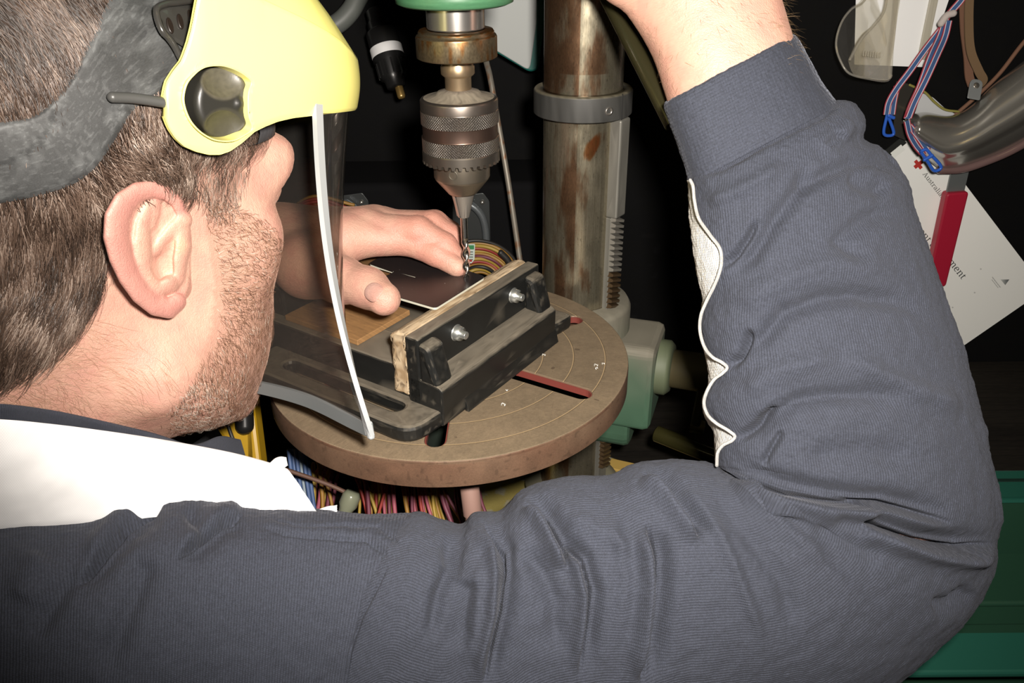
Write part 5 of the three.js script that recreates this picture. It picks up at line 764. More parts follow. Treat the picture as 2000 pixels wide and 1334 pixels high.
// ---------------------------------------------------------------- face shield worn by the man
{
  const t = thing('face_shield', 'yellow browguard face shield with clear visor and black head strap worn by the man', 'face shield', HW(0, 0.05, 0.05));
  const XS = 0.092, ZF = 0.052, FR = 0.0845;             // half width, where the front curve starts, depth of the front curve
  const plan = (s) => { // s from 0 (rear of the near side) over 1 (start of the curve) to 2 (middle of the front), 3, 4
    const m = s > 2, k = m ? 4 - s : s, q = k < 1 ? [XS, lerp(-0.030, ZF, k)] : (() => { const a = (k - 1) * Math.PI / 2; return [XS * Math.max(0, Math.cos(a)) ** 0.62, ZF + FR * Math.sin(a) ** 0.85]; })(); return m ? [-q[0], q[1]] : q; };
  const lineY = (s, poly, guess) => { // height where the upright line over the plan meets a traced edge
    const [x, z] = plan(s); let best = null; let prev = null; for (let y = -0.03; y < 0.22; y += 0.001) { const [a, b] = proj(HW(x, y, z)); const e = edgeY(poly, a); if (e === null) continue; const v = b - e; if (prev !== null && prev > 0 !== v > 0) best = y - 0.001 * v / (v - prev); prev = v; } return best; };
  const edgeY = (P, x) => { for (let i = 0; i < P.length - 1; i++) if ((x - P[i][0]) * (x - P[i + 1][0]) <= 0) return lerp(P[i][1], P[i + 1][1], (x - P[i][0]) / (P[i + 1][0] - P[i][0])); return null; };
  const TOP = [[318, 202], [322, 178], [326, 160], [340, 138], [356, 118], [368, 85], [377, 50], [385, 5], [396, -40], [420, -70], [460, -62], [515, -4], [560, 17], [600, 36], [640, 58], [670, 80], [690, 100], [699, 115], [703, 126]];
  const BOT = [[318, 202], [321, 225], [330, 250], [345, 272], [362, 287], [385, 297], [410, 303], [432, 303], [452, 296], [475, 280], [500, 258], [520, 248], [545, 238], [575, 231], [610, 227], [650, 222], [690, 217], [704, 214]];
  const N = 200, H = []; let sTan = 1.4, mx = -1;
  for (let i = 0; i <= N; i++) { const s = i / N * 2, [x, z] = plan(s), px = proj(HW(x, 0.05, z))[0]; if (px > mx) { mx = px; sTan = s; } }
  let lt = null, lb = null;
  for (let i = 0; i <= N * 2; i++) { const s = i / N * 2 / 1; if (s > 2.0001) break; let a = s < sTan - 0.03 ? lineY(s, TOP) : null, b = s < sTan - 0.03 ? lineY(s, BOT) : null; H.push([s, b, a]); }
  // fill: hold the front heights beyond what the photograph shows
  const seen = H.filter((h) => h[1] !== null && h[2] !== null), s0 = seen[0][0], last = seen[seen.length - 1];
  const hAt = (s) => { const k = s > 2 ? 4 - s : s; if (k >= last[0]) return [last[1], last[2]]; for (let i = 1; i < seen.length; i++) if (seen[i][0] >= k) { const f = clamp((k - seen[i - 1][0]) / (seen[i][0] - seen[i - 1][0])); return [lerp(seen[i - 1][1], seen[i][1], f), lerp(seen[i - 1][2], seen[i][2], f)]; } return [last[1], last[2]]; };
  const NS = 300, M = 96, TH = 0.0026, P = [], I = [], U = [];
  const plNorm = (s) => { const a = plan(Math.max(s0, s - 0.01)), b = plan(Math.min(4 - s0, s + 0.01)); const l = Math.hypot(b[0] - a[0], b[1] - a[1]); return [(b[1] - a[1]) / l, -(b[0] - a[0]) / l]; };
  const S = (i) => { const u = i / NS; return s0 + (4 - 2 * s0) * u; };
  for (let side = 0; side < 2; side++) for (let i = 0; i <= NS; i++) { const s = S(i), [x, z] = plan(s), n = plNorm(s), [b, a] = hAt(s); for (let j = 0; j <= M; j++) { const v = j / M, y = lerp(b, a, v), rim = Math.min(1, Math.sqrt(Math.sin(Math.PI * v) * 6 + 0.0)), off = (side ? -TH : 0) * 1 + (1 - rim) * (side ? 0.0006 : -0.0008) + 0.0015 * Math.sin(Math.PI * v), p = HW(x + n[0] * off * (x === 0 ? 1 : 1), y, z + n[1] * off); P.push(p.x, p.y, p.z); U.push(s, v); } }
  const K = (NS + 1) * (M + 1), id = (s, i, j) => s * K + i * (M + 1) + j;
  for (let s = 0; s < 2; s++) for (let i = 0; i < NS; i++) for (let j = 0; j < M; j++) { const a = id(s, i, j), b = id(s, i + 1, j), c = id(s, i, j + 1), d = id(s, i + 1, j + 1); s ? I.push(a, c, b, b, c, d) : I.push(a, b, c, b, d, c); }
  for (let i = 0; i < NS; i++) for (const j of [0, M]) { const a = id(0, i, j), b = id(0, i + 1, j), c = id(1, i, j), d = id(1, i + 1, j); j ? I.push(a, c, b, b, c, d) : I.push(a, b, c, b, d, c); }
  for (let j = 0; j < M; j++) for (const i of [0, NS]) { const a = id(0, i, j), b = id(0, i, j + 1), c = id(1, i, j), d = id(1, i, j + 1); I.push(a, b, c, b, d, c); }
  // cut the opening for the knob out of the near side (whole cells, trimmed by a turned lip)
  const HOLE = [[489, 160], [484, 176], [482, 200], [484, 228], [490, 251], [474, 264], [453, 274], [420, 273], [400, 264], [383, 251], [369, 234], [360, 214], [356, 196], [357, 181], [363, 162], [376, 146], [388, 136], [402, 130], [429, 128], [447, 132], [462, 138], [478, 148]];
  const yellow = phys(new THREE.Color(0.74, 0.69, 0.21), 0.38, 0, { clearcoat: 0.35, clearcoatRoughness: 0.35 });
  const Pn = [], hole = (i) => { const [x, y] = proj(V(P[3 * i], P[3 * i + 1], P[3 * i + 2])); return inPoly(x, y, HOLE); };
  // snap vertices close to the opening onto its edge, then drop the cells inside
  const near = (i) => { const x = toHead(V(P[3 * i], P[3 * i + 1], P[3 * i + 2])); return x[0] > 0.03 && x[2] < 0.075; };
  const loop = [...HOLE, HOLE[0]];
  for (let i = 0; i < P.length / 3; i++) if (near(i)) { const p = V(P[3 * i], P[3 * i + 1], P[3 * i + 2]), [x, y, z] = proj(p); let bd = 1e9, bx, by; for (let k = 0; k < loop.length - 1; k++) { const [ax, ay] = loop[k], dx = loop[k + 1][0] - ax, dy = loop[k + 1][1] - ay, tt = clamp(((x - ax) * dx + (y - ay) * dy) / (dx * dx + dy * dy)), qx = ax + dx * tt, qy = ay + dy * tt, d = Math.hypot(x - qx, y - qy); if (d < bd) { bd = d; bx = qx; by = qy; } } if (bd < 4.6) { const q = at(bx, by, z); P[3 * i] = q.x; P[3 * i + 1] = q.y; P[3 * i + 2] = q.z; } }
  const J = []; for (let q = 0; q < I.length; q += 3) { const c = [0, 1, 2].map((k) => I[q + k]); if (c.every(near)) { const m = [0, 1, 2].map((k) => (P[3 * c[0] + k] + P[3 * c[1] + k] + P[3 * c[2] + k]) / 3), [x, y] = proj(V(...m)); if (inPoly(x, y, HOLE)) continue; } J.push(...c); }
  const guard = part('brow_guard', indexed(P, J, U), yellow, t);
  // the opening's turned lip and cup wall
  const onSide = (px, py, off = 0) => { const d = dirOf(px, py), o = CAM.clone().sub(HO); const tt = ((XS + off) * HS - o.dot(HR)) / d.dot(HR); return CAM.clone().addScaledVector(d, tt); };
  { const lip = [], c = [0, 0]; const Q = [], IQ = [], n = 120, cv = new THREE.CatmullRomCurve3(HOLE.map(([x, y]) => onSide(x, y, 0.0028)), true); for (let i = 0; i <= n; i++) { const p = cv.getPoint(i / n % 1); for (const [o, sh] of [[0.0006, 1.03], [0.0014, 1.0], [0.0006, 0.985], [-0.005, 0.97], [-0.011, 0.95]]) { const cc = onSide(424, 200, 0.0028), q = cc.clone().addScaledVector(p.clone().sub(cc), sh).addScaledVector(HR, o); Q.push(q.x, q.y, q.z); } if (i) for (let j = 0; j < 4; j++) { const k = (i - 1) * 5 + j; IQ.push(k, k + 1, k + 5, k + 1, k + 6, k + 5); } } part('knob_cup', indexed(Q, IQ), yellow, guard, false); }
  { // roof of the guard, from its upper edge in towards the forehead
    const Q = [], IQ = [], n = 160, m = 8; for (let i = 0; i <= n; i++) { const s = lerp(0.75, 3.25, i / n), [x, z] = plan(s), [, a] = hAt(s); for (let j = 0; j <= m; j++) { const v = j / m, sc = lerp(1, 0.74, v), p = HW(x * sc, a + 0.034 * Math.sin(v * 1.4) - 0.0006, (z - 0.01) * sc + 0.01); Q.push(p.x, p.y, p.z); } if (i) for (let j = 0; j < m; j++) { const k = (i - 1) * (m + 1) + j; IQ.push(k, k + 1, k + m + 1, k + 1, k + m + 2, k + m + 1); } } part('guard_roof', indexed(Q, IQ), yellow, guard, false); }
  { // knob: a black disc with two finger hollows and a centre pin
    const c = onSide(424, 200, -0.0055), zz = proj(c)[2], R = MM(66, zz), u = HU.clone(), f = HF.clone();
    const F = (x, y, z) => { let d = Math.max(Math.hypot(x, y) - R + 0.003, Math.abs(z) - 0.0065) ; d = (d < 0 ? d : Math.hypot(Math.max(0, Math.hypot(x, y) - R + 0.003), Math.max(0, Math.abs(z) - 0.0035))) - 0.003; d = smax(d, -(Math.hypot((x + 0.0015) / 1.15, y - 0.0125, z - 0.0150) - 0.0132), 0.0010); d = smax(d, -(Math.hypot((x + 0.0015) / 1.15, y + 0.0125, z - 0.0150) - 0.0132), 0.0010); return smin(d, Math.hypot(x - 0.0066, y, (z - 0.0050) * 1.1) - 0.0030, 0.001); };
    const g = surfaceNets(F, [-R - 0.003, -R - 0.003, -0.009], [R + 0.003, R + 0.003, 0.0115], 0.0005); paint(g, (p) => { const s = Math.min(Math.hypot((p.x + 0.0015) / 1.15, p.y - 0.0125, p.z - 0.0150), Math.hypot((p.x + 0.0015) / 1.15, p.y + 0.0125, p.z - 0.0150)), k = smooth(0.0143, 0.0134, s) * (0.7 + 0.3 * fbm(p.x * 300, p.y * 300, p.z * 300)); return mix3([0.017, 0.0165, 0.014], [0.085, 0.078, 0.055], k * (p.y > 0 ? 0.9 : 0.35)); }); g.applyMatrix4(frame(f, u, HR.clone(), c)); 
    part('knob', g, std(0xffffff, 0.38, 0, { vertexColors: true }), t); }
  // head straps laid over the hair
  const strapOn = (E1, E2, off, th, n = 70, m = 26) => { const e1 = new THREE.CatmullRomCurve3(E1.map(([x, y]) => V(x, y, 0))), e2 = new THREE.CatmullRomCurve3(E2.map(([x, y]) => V(x, y, 0))), Q = [], UV = [], IQ = [], ok = [];
    for (let side = 0; side < 2; side++) for (let i = 0; i <= n; i++) { const a = e1.getPoint(i / n), b = e2.getPoint(i / n); for (let j = 0; j <= m; j++) { const v = j / m, x = lerp(a.x, b.x, v), y = lerp(a.y, b.y, v), e = Math.min(1, Math.sqrt(Math.sin(Math.PI * v) * 5)), p = warp(hitHead(x, y, off + (side ? -th : 0) * e - (1 - e) * th * 0.5, true)); Q.push(p.x, p.y, p.z); UV.push(i / n * 0.2, v * 0.05); } }
    const K = (n + 1) * (m + 1); for (let s = 0; s < 2; s++) for (let i = 0; i < n; i++) for (let j = 0; j < m; j++) { const k = s * K + i * (m + 1) + j; s ? IQ.push(k, k + m + 1, k + 1, k + 1, k + m + 1, k + m + 2) : IQ.push(k, k + 1, k + m + 1, k + 1, k + m + 2, k + m + 1); } for (let i = 0; i < n; i++) for (const j of [0, m]) { const k = i * (m + 1) + j; IQ.push(k, k + m + 1, k + K, k + m + 1, k + K + m + 1, k + K); }
    return indexed(Q, IQ, UV); };
  const rub = tex(512, 512, (u, v) => { const n = nA(u, v), b = nB(u, v), f = nD(u, v), m = nC(u * 0.4, v); const k = 0.20 + 0.10 * smooth(0.35, 0.8, n * 0.6 + b * 0.4) + 0.05 * (f - 0.5) + (m > 0.72 ? 0.05 : 0); return [k * 0.98, k * 1.0, k * 1.0]; }, [9, 9]);
  const rubber = std(0xffffff, 0.62, 0, { map: rub });
  part('head_strap', strapOn([[330, -150], [255, -55], [214, 0], [182, 66], [150, 135], [128, 168], [108, 192], [84, 215], [62, 226], [37, 233], [0, 239], [-90, 238], [-180, 215]], [[560, -150], [520, -60], [480, 40], [400, 130], [330, 170], [296, 190], [262, 214], [240, 247], [217, 285], [187, 326], [150, 356], [75, 382], [0, 397], [-90, 412], [-180, 420]].filter((_, i) => i !== 5 && i !== 3), 0.0058, 0.002, 90, 30), rubber, t);
  { // ratchet strap with adjusting holes
    const q = (x, y, o = 0.0085) => hitHead(x, y, o, true), blk = phys(new THREE.Color(0.03, 0.029, 0.026), 0.22, 0, { clearcoat: 0.5 });
    const pts = [[318, 62], [308, 38], [306, 18], [322, 8], [350, 4], [385, 0], [420, -10]].map(([x, y]) => q(x, y, 0.0105)); const rim = capped([q(352, 112, 0.009), q(342, 92, 0.0095), q(330, 75, 0.010), ...pts], 0.0014, 90, 10);
    const r = part('ratchet_strap', strapOn([[308, 16], [330, 6], [380, 0], [440, -8]], [[328, 74], [346, 84], [400, 120], [450, 140]], 0.0088, 0.0018, 30, 14), blk, t);
    part('strap_rim', rim, blk, r, false);
    for (const [x, y] of [[332, 50], [352, 42], [373, 34]]) { const c = q(x, y, 0.0092), d = hairGrad(c), up = q(x - 3, y - 12, 0.0092).sub(c).normalize(), e = new THREE.TorusGeometry(1, 0.30, 10, 24); e.scale(0.0012, 0.0026, 0.0016); const sx = up.clone().cross(d).normalize(); part('adjusting_hole', merge([e.applyMatrix4(frame(sx, d.clone().cross(sx), d, c)), new THREE.CylinderGeometry(1, 1, 1, 18).rotateX(Math.PI / 2).scale(0.00105, 0.0023, 0.0008).applyMatrix4(frame(sx, d.clone().cross(sx), d, c.clone().addScaledVector(d, 0.0001)))]), std(new THREE.Color(0.012, 0.008, 0.006), 0.4), r, false); }
  }
  part('pivot_pin', capped([hitHead(220, 190, 0.0088), hitHead(262, 192, 0.0092), hitHead(330, 202, 0.011)], 0.0021, 20, 14), std(new THREE.Color(0.055, 0.055, 0.052), 0.4), t);
  { // foam sweat band across the forehead
    const Q = [], IQ = [], n = 90, prof = [[0, -0.011], [0.0045, -0.0105], [0.0065, -0.005], [0.0065, 0.012], [0.004, 0.016], [0, 0.016]]; const fm = std(0xffffff, 0.95, 0, { vertexColors: true });
    for (let i = 0; i <= n; i++) { const a = lerp(-0.95, 0.95, i / n), x = Math.sin(a), z = Math.cos(a); let r = 0.06; for (let k = 0; k < 40; k++) { const p = HW(x * r, 0.055, z * r * 1.0 - 0.0); const f = headField(p.x, p.y, p.z); r -= f * 0.9 / HS; } for (const [o, y] of prof) { const p = HW(x * (r + 0.003 + o), 0.054 + y, z * (r + 0.003 + o)); Q.push(p.x, p.y, p.z); } if (i) for (let j = 0; j < prof.length; j++) { const k = (i - 1) * prof.length, j2 = (j + 1) % prof.length, w = prof.length; IQ.push(k + j, k + j2, k + w + j, k + j2, k + w + j2, k + w + j); } }
    part('sweat_band', paint(warpGeo(indexed(Q, IQ)), (p) => { const s = noise3(p.x * 800, p.y * 800, p.z * 800); const l = toHead(p); return mix3([0.05, 0.05, 0.055], [0.20, 0.17, 0.11], smooth(0.072, 0.082, l[2])).map((c) => c * (1 + 0.4 * s)); }), fm, t); }
  { // clear visor hung from the guard, bound with an aluminium strip
    const sv0 = (() => { let b = 1.2, bd = 1e9; for (let s = 1.0; s < 2; s += 0.002) { if (s > sTan - 0.02) break; const [x, z] = plan(s), h = hAt(s)[0], [a] = proj(HW(x * 0.975, h, z * 0.985)); const d = Math.abs(a - 613); if (d < bd) { bd = d; b = s; } } return b; })();
    const topAt = (s) => { const [x, z] = plan(s), h = hAt(s)[0]; return HW(x * 0.975, h + 0.012, z * 0.985); };
    const bottom = new THREE.CatmullRomCurve3([[727, 852, 0.428], [690, 834, 0.442], [600, 791, 0.470], [500, 764, 0.494], [420, 752, 0.510], [345, 750, 0.522]].map((q) => at(...q)));
    const D = bottom.getPoint(0).sub(topAt(sv0)).normalize();
    const ns = 90, nh = 40, Q = [], IQ = [], th = 0.001; const C = HW(0, 0, 0);
    const at2 = (i, j) => { const v = j / nh, a = topAt(lerp(sv0, 4 - sv0, i / ns)), b = bottom.getPoint(i / ns), p = a.lerp(b, v); return p.addScaledVector(HF, -0.010 * Math.sin(Math.PI * v) * (1 - 0.6 * Math.sin(Math.PI * i / ns))); };
    for (let s2 = 0; s2 < 2; s2++) for (let i = 0; i <= ns; i++) for (let j = 0; j <= nh; j++) { const p = at2(i, j), a = at2(Math.max(0, i - 1), j), b = at2(Math.min(ns, i + 1), j), n = b.sub(a).cross(D).normalize(); p.addScaledVector(n, (s2 ? -1 : 1) * th / 2); Q.push(p.x, p.y, p.z); }
    const K = (ns + 1) * (nh + 1); for (let s2 = 0; s2 < 1; s2++) for (let i = 0; i < ns; i++) for (let j = 0; j < nh; j++) { const k = s2 * K + i * (nh + 1) + j; IQ.push(k, k + 1, k + nh + 1, k + 1, k + nh + 2, k + nh + 1); }
    const pane = phys(new THREE.Color(0.55, 0.53, 0.49), 0.05, 0, { transmission: 0.975, thickness: 0, ior: 1.49 });
    const vis = part('visor', indexed(Q.slice(0, K * 3), IQ), pane, t);
    const alu = std(new THREE.Color(0.50, 0.53, 0.54), 0.36, 0.45), e1 = [], sd = []; for (let j = 0; j <= 12; j++) { e1.push(at2(0, j / 12 * nh)); const q = at2(3, j / 12 * nh).sub(at2(0, j / 12 * nh)); sd.push(q.normalize()); }
    part('edge_strip', strap(e1.map((p, k) => p.clone().addScaledVector(sd[k], 0.0022)), sd, 0.0052, 0.0026, 60), alu, vis, false).userData.label = 'aluminium binding strip';
    const e2 = []; const s2 = []; for (let i = 0; i <= 40; i++) { e2.push(at2(i / 40 * ns, nh).addScaledVector(D, -0.003)); s2.push(D.clone()); }
    part('edge_strip', strap(e2, s2, 0.0075, 0.0026, 90), std(new THREE.Color(0.20, 0.22, 0.225), 0.4, 0.4), vis, false).userData.label = 'aluminium binding strip';
    part('corner_clip', merge([rbox(0.004, 0.01, 0.0036, 0.0014).applyMatrix4(frame(sd[12], D.clone().negate(), sd[12].clone().cross(D).negate(), at2(0, nh).addScaledVector(D, -0.003).addScaledVector(sd[12], 0.0015)))]), alu, vis, false);
  }
}
// ---------------------------------------------------------------- things on the black wall
const W0 = WALLZ;
{
  const wq = (x, y, o = 0.002) => onZ(x, y, W0 + o);
  const plateOn = (px, o, t, bev = 0.0004, r = 0.002) => { const P = px.map(([x, y, q]) => { const p = wq(x, y, o); return [p.x, p.y, q]; }); return slab(roundPoly(P, r), new THREE.Matrix4().makeTranslation(0, 0, W0 + o), t, bev); };
  // white card with print, hung at an angle
  const cA = wq(1794, 240), cB = wq(2040, 565), cC = wq(1780, 689), cD = wq(1534, 364), o = cA.clone(), e1 = cB.clone().sub(cA), e2 = cD.clone().sub(cA), LW = e1.length(), LH = e2.length(); e1.normalize(); e2.addScaledVector(e1, -e2.dot(e1)).normalize();
  const toUV = (x, y) => { const q = wq(x, y).sub(o); return [q.dot(e1) / LW, q.dot(e2) / LH]; };
  const cardTex = canvasTex(2048, 1448, (c, w, h) => {
    c.fillStyle = '#f1f3ef'; c.fillRect(0, 0, w, h); const K = (x, y) => { const [u, v] = toUV(x, y); return [u * w, v * h]; };
    const text = (s, x, y, size, col, font = 'serif') => { const [a, b] = K(x, y); c.font = size + 'px ' + font; c.fillStyle = col; c.textBaseline = 'alphabetic'; c.fillText(s, a, b); };
    c.fillStyle = '#1c1e1c'; { const [a, b] = K(1722, 300), [d, e] = K(1768, 276); c.fillRect(Math.min(a, d) - 6, Math.min(b, e), 70, Math.abs(e - b)); }
    c.fillStyle = '#e8ebe6'; { const [a, b] = K(1750, 290); c.fillRect(a - 3, b - 60, 60, 130); }
    c.fillStyle = '#b5342c'; { const [a, b] = K(1793, 321); c.save(); c.translate(a, b); c.rotate(-0.9 + 0.9); c.fillRect(-46, -17, 92, 34); c.fillRect(-17, -46, 34, 92); c.restore(); }
    text('Australian', ...[1801, 340], 62, '#4a4d4c'); text('ent t', ...[1793, 452], 92, '#3c3f3e'); text('ainment', ...[1832, 489], 96, '#33373a');
    { const [a, b] = K(1966, 549); c.save(); c.translate(a, b); c.rotate(-0.92); const g = c.createLinearGradient(-50, 0, 40, 0); g.addColorStop(0, '#b9bdbb'); g.addColorStop(1, '#3f4446'); c.fillStyle = g; c.beginPath(); c.moveTo(-66, -20); c.lineTo(24, -20); c.lineTo(-16, 40); c.closePath(); c.fill(); c.restore(); }
    { const [a, b] = K(1938, 540); c.fillStyle = '#9a9d9b'; for (let i = 0; i < 16; i++) { c.fillRect(a + i * 9, b, 6, 8 + (i % 3) * 2); c.fillRect(a + 20 + i * 7, b + 22, 5, 7); } }
    for (const [x, y] of [[1915, 525], [1903, 571], [1860, 600]]) { const [a, b] = K(x, y); c.fillStyle = 'rgba(120,120,118,0.35)'; c.beginPath(); c.arc(a, b, 9, 0, 7); c.fill(); }
  });
  cardTex.flipY = false;
  const m = frame(e1, e2.clone().negate(), e1.clone().cross(e2.clone().negate()), o.clone()), g = new THREE.BoxGeometry(LW, LH, 0.0016, 1, 1, 1).translate(LW / 2, -LH / 2, 0), uv = g.attributes.uv, gp = g.attributes.position; for (let i = 0; i < uv.count; i++) uv.setXY(i, gp.getX(i) / LW, -gp.getY(i) / LH); g.applyMatrix4(m);
  single('printed_card', 'white printed card with a red cross hung at a slant on the black wall', 'card', g, std(0xffffff, 0.55, 0, { map: cardTex }));
  // red handled tool in front of the card
  const rt = thing('scraper', 'flat grey steel blade with a red plastic handle hanging over the white card', 'hand tool', wq(1864, 372, 0.01));
  { const ta = wq(1866, 372, 0.012), tb = wq(1824, 556, 0.012), y = tb.clone().sub(ta), L = y.length(); y.normalize(); const x = V(0, 0, 1).cross(y).negate(), z = V(0, 0, 1); const mm = frame(x, y, x.clone().cross(y), ta), w = wq(1846, 372).distanceTo(wq(1887, 376)), sgn = x.clone().cross(y).z > 0 ? 1 : -1;
    part('handle', slab(roundPoly([[-w / 2, 0], [w / 2, 0.001], [w * 0.46, L], [-w * 0.46, L]], 0.004), mm.clone().multiply(new THREE.Matrix4().makeTranslation(0, 0, -0.006)), 0.013, 0.002), phys(new THREE.Color(0.36, 0.012, 0.035), 0.4), rt).userData.label = 'red plastic handle';
    part('blade', slab(roundPoly([[-w * 0.40, -0.075], [w * 0.40, -0.075], [w * 0.40, 0.004], [-w * 0.40, 0.004]], 0.001), mm.clone().multiply(new THREE.Matrix4().makeTranslation(0, 0, -0.001)), 0.002, 0.0003), std(new THREE.Color(0.22, 0.24, 0.24), 0.4, 0.6), rt); }
  // card in a clear sleeve at the top
  const sl = thing('card_sleeve', 'plain white card in a clear sleeve at the top edge beside the safety glasses', 'card', wq(1760, 60));
  part('card', plateOn([[1674, -120], [1893, -120], [1808, 131], [1668, 126]], 0.003, 0.001, 0.0002, 0.001), std(0xf2f4f4, 0.6), sl);
  part('spine', plateOn([[1838, -120], [1856, -120], [1806, 116], [1790, 116]], 0.0042, 0.003, 0.001, 0.001), phys(0xd8d4c4, 0.25, 0, { transmission: 0.4, thickness: 0 }), sl);
  // clear safety glasses
  const clear = phys(new THREE.Color(0.97, 0.96, 0.93), 0.05, 0, { transmission: 0.98, thickness: 0, ior: 1.45 }), clearThick = phys(new THREE.Color(0.90, 0.88, 0.82), 0.22, 0, { transmission: 0.86, thickness: 0, ior: 1.45 });
  const sg = thing('safety_glasses', 'clear plastic safety glasses hanging sideways on the wall before a white card', 'safety glasses', wq(1690, 90, 0.02));
  { const q = (x, y, d) => at(x, y, d); const zc = proj(wq(1690, 80))[2] - 0.055;
    const curve = (px, z0, bulge, cx, t) => { // an outline bent round an upright axis, with thickness
      const P = px.map(([x, y]) => new THREE.Vector2(x, y)), s = new THREE.Shape(new THREE.SplineCurve([...P, P[0]]).getPoints(60)), g = tess(new THREE.ExtrudeGeometry(s, { depth: t, bevelEnabled: false, curveSegments: 1 }), 9, 4), p = g.attributes.position; for (let i = 0; i < p.count; i++) { const x = p.getX(i), y = p.getY(i), k = (x - cx) / 60, w = at(x, y, z0 + bulge * k * k + p.getZ(i) * 0.001); p.setXYZ(i, w.x, w.y, w.z); } g.computeVertexNormals(); return g; };
    part('lens', curve([[1700, -40], [1682, 0], [1660, 16], [1641, 45], [1632, 88], [1641, 120], [1656, 142], [1690, 152], [1722, 120], [1736, 60], [1748, -40]], zc, 0.022, 1640, 1.6), clear, sg);
    const fr = part('side_shield', curve([[1656, 118], [1672, 84], [1688, 62], [1712, 44], [1728, 12], [1733, -30], [1760, -30], [1752, 40], [1746, 90], [1738, 132], [1740, 150], [1730, 157], [1700, 154], [1668, 146]], zc + 0.006, 0.012, 1740, 2.0), clearThick, sg);
    part('rim', capped([[1705, -30], [1686, 4], [1663, 18], [1643, 45], [1633, 88], [1643, 122], [1657, 142], [1697, 154], [1734, 157], [1741, 148]].map(([x, y]) => q(x, y, zc + 0.022 * ((x - 1640) / 60) ** 2 * 0.5)), 0.0011, 80, 8), clearThick, sg);
    part('temple', merge([capped([[1752, -60], [1748, 30], [1741, 100], [1738, 150]].map(([x, y]) => q(x, y, zc + 0.012)), 0.0022, 30, 8), capped([[1733, -60], [1727, 20], [1708, 48], [1684, 74], [1660, 116]].map(([x, y]) => q(x, y, zc + 0.004)), 0.0015, 30, 8)]), clearThick, sg);
    const vents = []; for (let i = 0; i < 8; i++) vents.push(capped([q(1687 + i * 4.6, 99 + i * 0.6, zc - 0.002), q(1686 + i * 4.6, 108 + i * 0.6, zc - 0.002)], 0.0008, 4, 6)); part('vent_rib', merge(vents), clearThick, sg); }
  // dark goggles with a striped strap
  const gz = proj(wq(1850, 250))[2], gg = thing('welding_goggles', 'smoky grey goggles with a striped blue and red elastic strap hanging at the right edge', 'goggles', wq(1900, 240, 0.05));
  { const smoke = phys(new THREE.Color(0.40, 0.385, 0.345), 0.26, 0.7, { clearcoat: 0.6, clearcoatRoughness: 0.12 });
    const U1 = [[1764, 236], [1782, 224], [1806, 219], [1850, 226], [1872, 222], [1900, 204], [1935, 170], [1970, 142], [2040, 88]], U2 = [[1766, 240], [1772, 262], [1792, 292], [1838, 330], [1868, 330], [1910, 318], [1950, 303], [2000, 278], [2060, 240]];
    const a = new THREE.CatmullRomCurve3(U1.map(([x, y]) => V(x, y, 0))), b = new THREE.CatmullRomCurve3(U2.map(([x, y]) => V(x, y, 0))), P = [], I = [], n = 70, mm = 30;
    for (let s = 0; s < 2; s++) for (let i = 0; i <= n; i++) for (let j = 0; j <= mm; j++) { const p = a.getPoint(i / n), q = b.getPoint(i / n), v = j / mm, x = lerp(p.x, q.x, v), y = lerp(p.y, q.y, v), bulge = 0.034 * Math.pow(Math.sin(Math.PI * clamp(v, 0.0, 1)), 0.6) * 1.3 * smooth(0, 0.25, i / n) + 0.004 * smooth(0.52, 0.60, v) - 0.006 * smooth(0.72, 0.76, v), w = wq(x, y, 0.022 + bulge - (s ? 0.0025 : 0)); P.push(w.x, w.y, w.z); }
    const K = (n + 1) * (mm + 1); for (let s = 0; s < 2; s++) for (let i = 0; i < n; i++) for (let j = 0; j < mm; j++) { const k = s * K + i * (mm + 1) + j; s ? I.push(k, k + mm + 1, k + 1, k + 1, k + mm + 1, k + mm + 2) : I.push(k, k + 1, k + mm + 1, k + 1, k + mm + 2, k + mm + 1); }
    const body = part('lens_body', indexed(P, I), smoke, gg);
    const zz = gz - 0.03; 
    part('far_side', (() => { const P2 = [[1750, 158], [1775, 164], [1800, 180], [1786, 224], [1768, 236], [1780, 268], [1772, 276], [1745, 264], [1747, 200]], s = roundPoly(P2, 4), g = new THREE.ExtrudeGeometry(s, { depth: 2, bevelEnabled: false }), p = g.attributes.position; for (let i = 0; i < p.count; i++) { const w = wq(p.getX(i), p.getY(i), 0.012 + p.getZ(i) * 0.001); p.setXYZ(i, w.x, w.y, w.z); } g.computeVertexNormals(); return g; })(), phys(new THREE.Color(0.035, 0.033, 0.028), 0.2, 0, { clearcoat: 0.5 }), gg);
    part('inner_pad', (() => { const P2 = [[1796, 180], [1822, 190], [1846, 212], [1868, 224], [1850, 236], [1800, 232], [1786, 226]], s = roundPoly(P2, 4), g = new THREE.ExtrudeGeometry(s, { depth: 3, bevelEnabled: false }), p = g.attributes.position; for (let i = 0; i < p.count; i++) { const w = wq(p.getX(i), p.getY(i), 0.010 + p.getZ(i) * 0.001); p.setXYZ(i, w.x, w.y, w.z); } g.computeVertexNormals(); return g; })(), std(0xbfc2c4, 0.4), gg);
    part('rim', capped([[1777, 166], [1806, 180], [1826, 200], [1846, 214], [1872, 218]].map(([x, y]) => wq(x, y, 0.016)), 0.0013, 50, 8), std(new THREE.Color(0.25, 0.23, 0.06), 0.4), gg);
    part('lower_seal', capped([[1836, 332], [1880, 330], [1930, 314], [1980, 292], [2050, 250]].map(([x, y]) => wq(x, y, 0.026)), 0.0045, 60, 12), phys(new THREE.Color(0.16, 0.10, 0.095), 0.25, 0, { clearcoat: 0.5 }), gg);
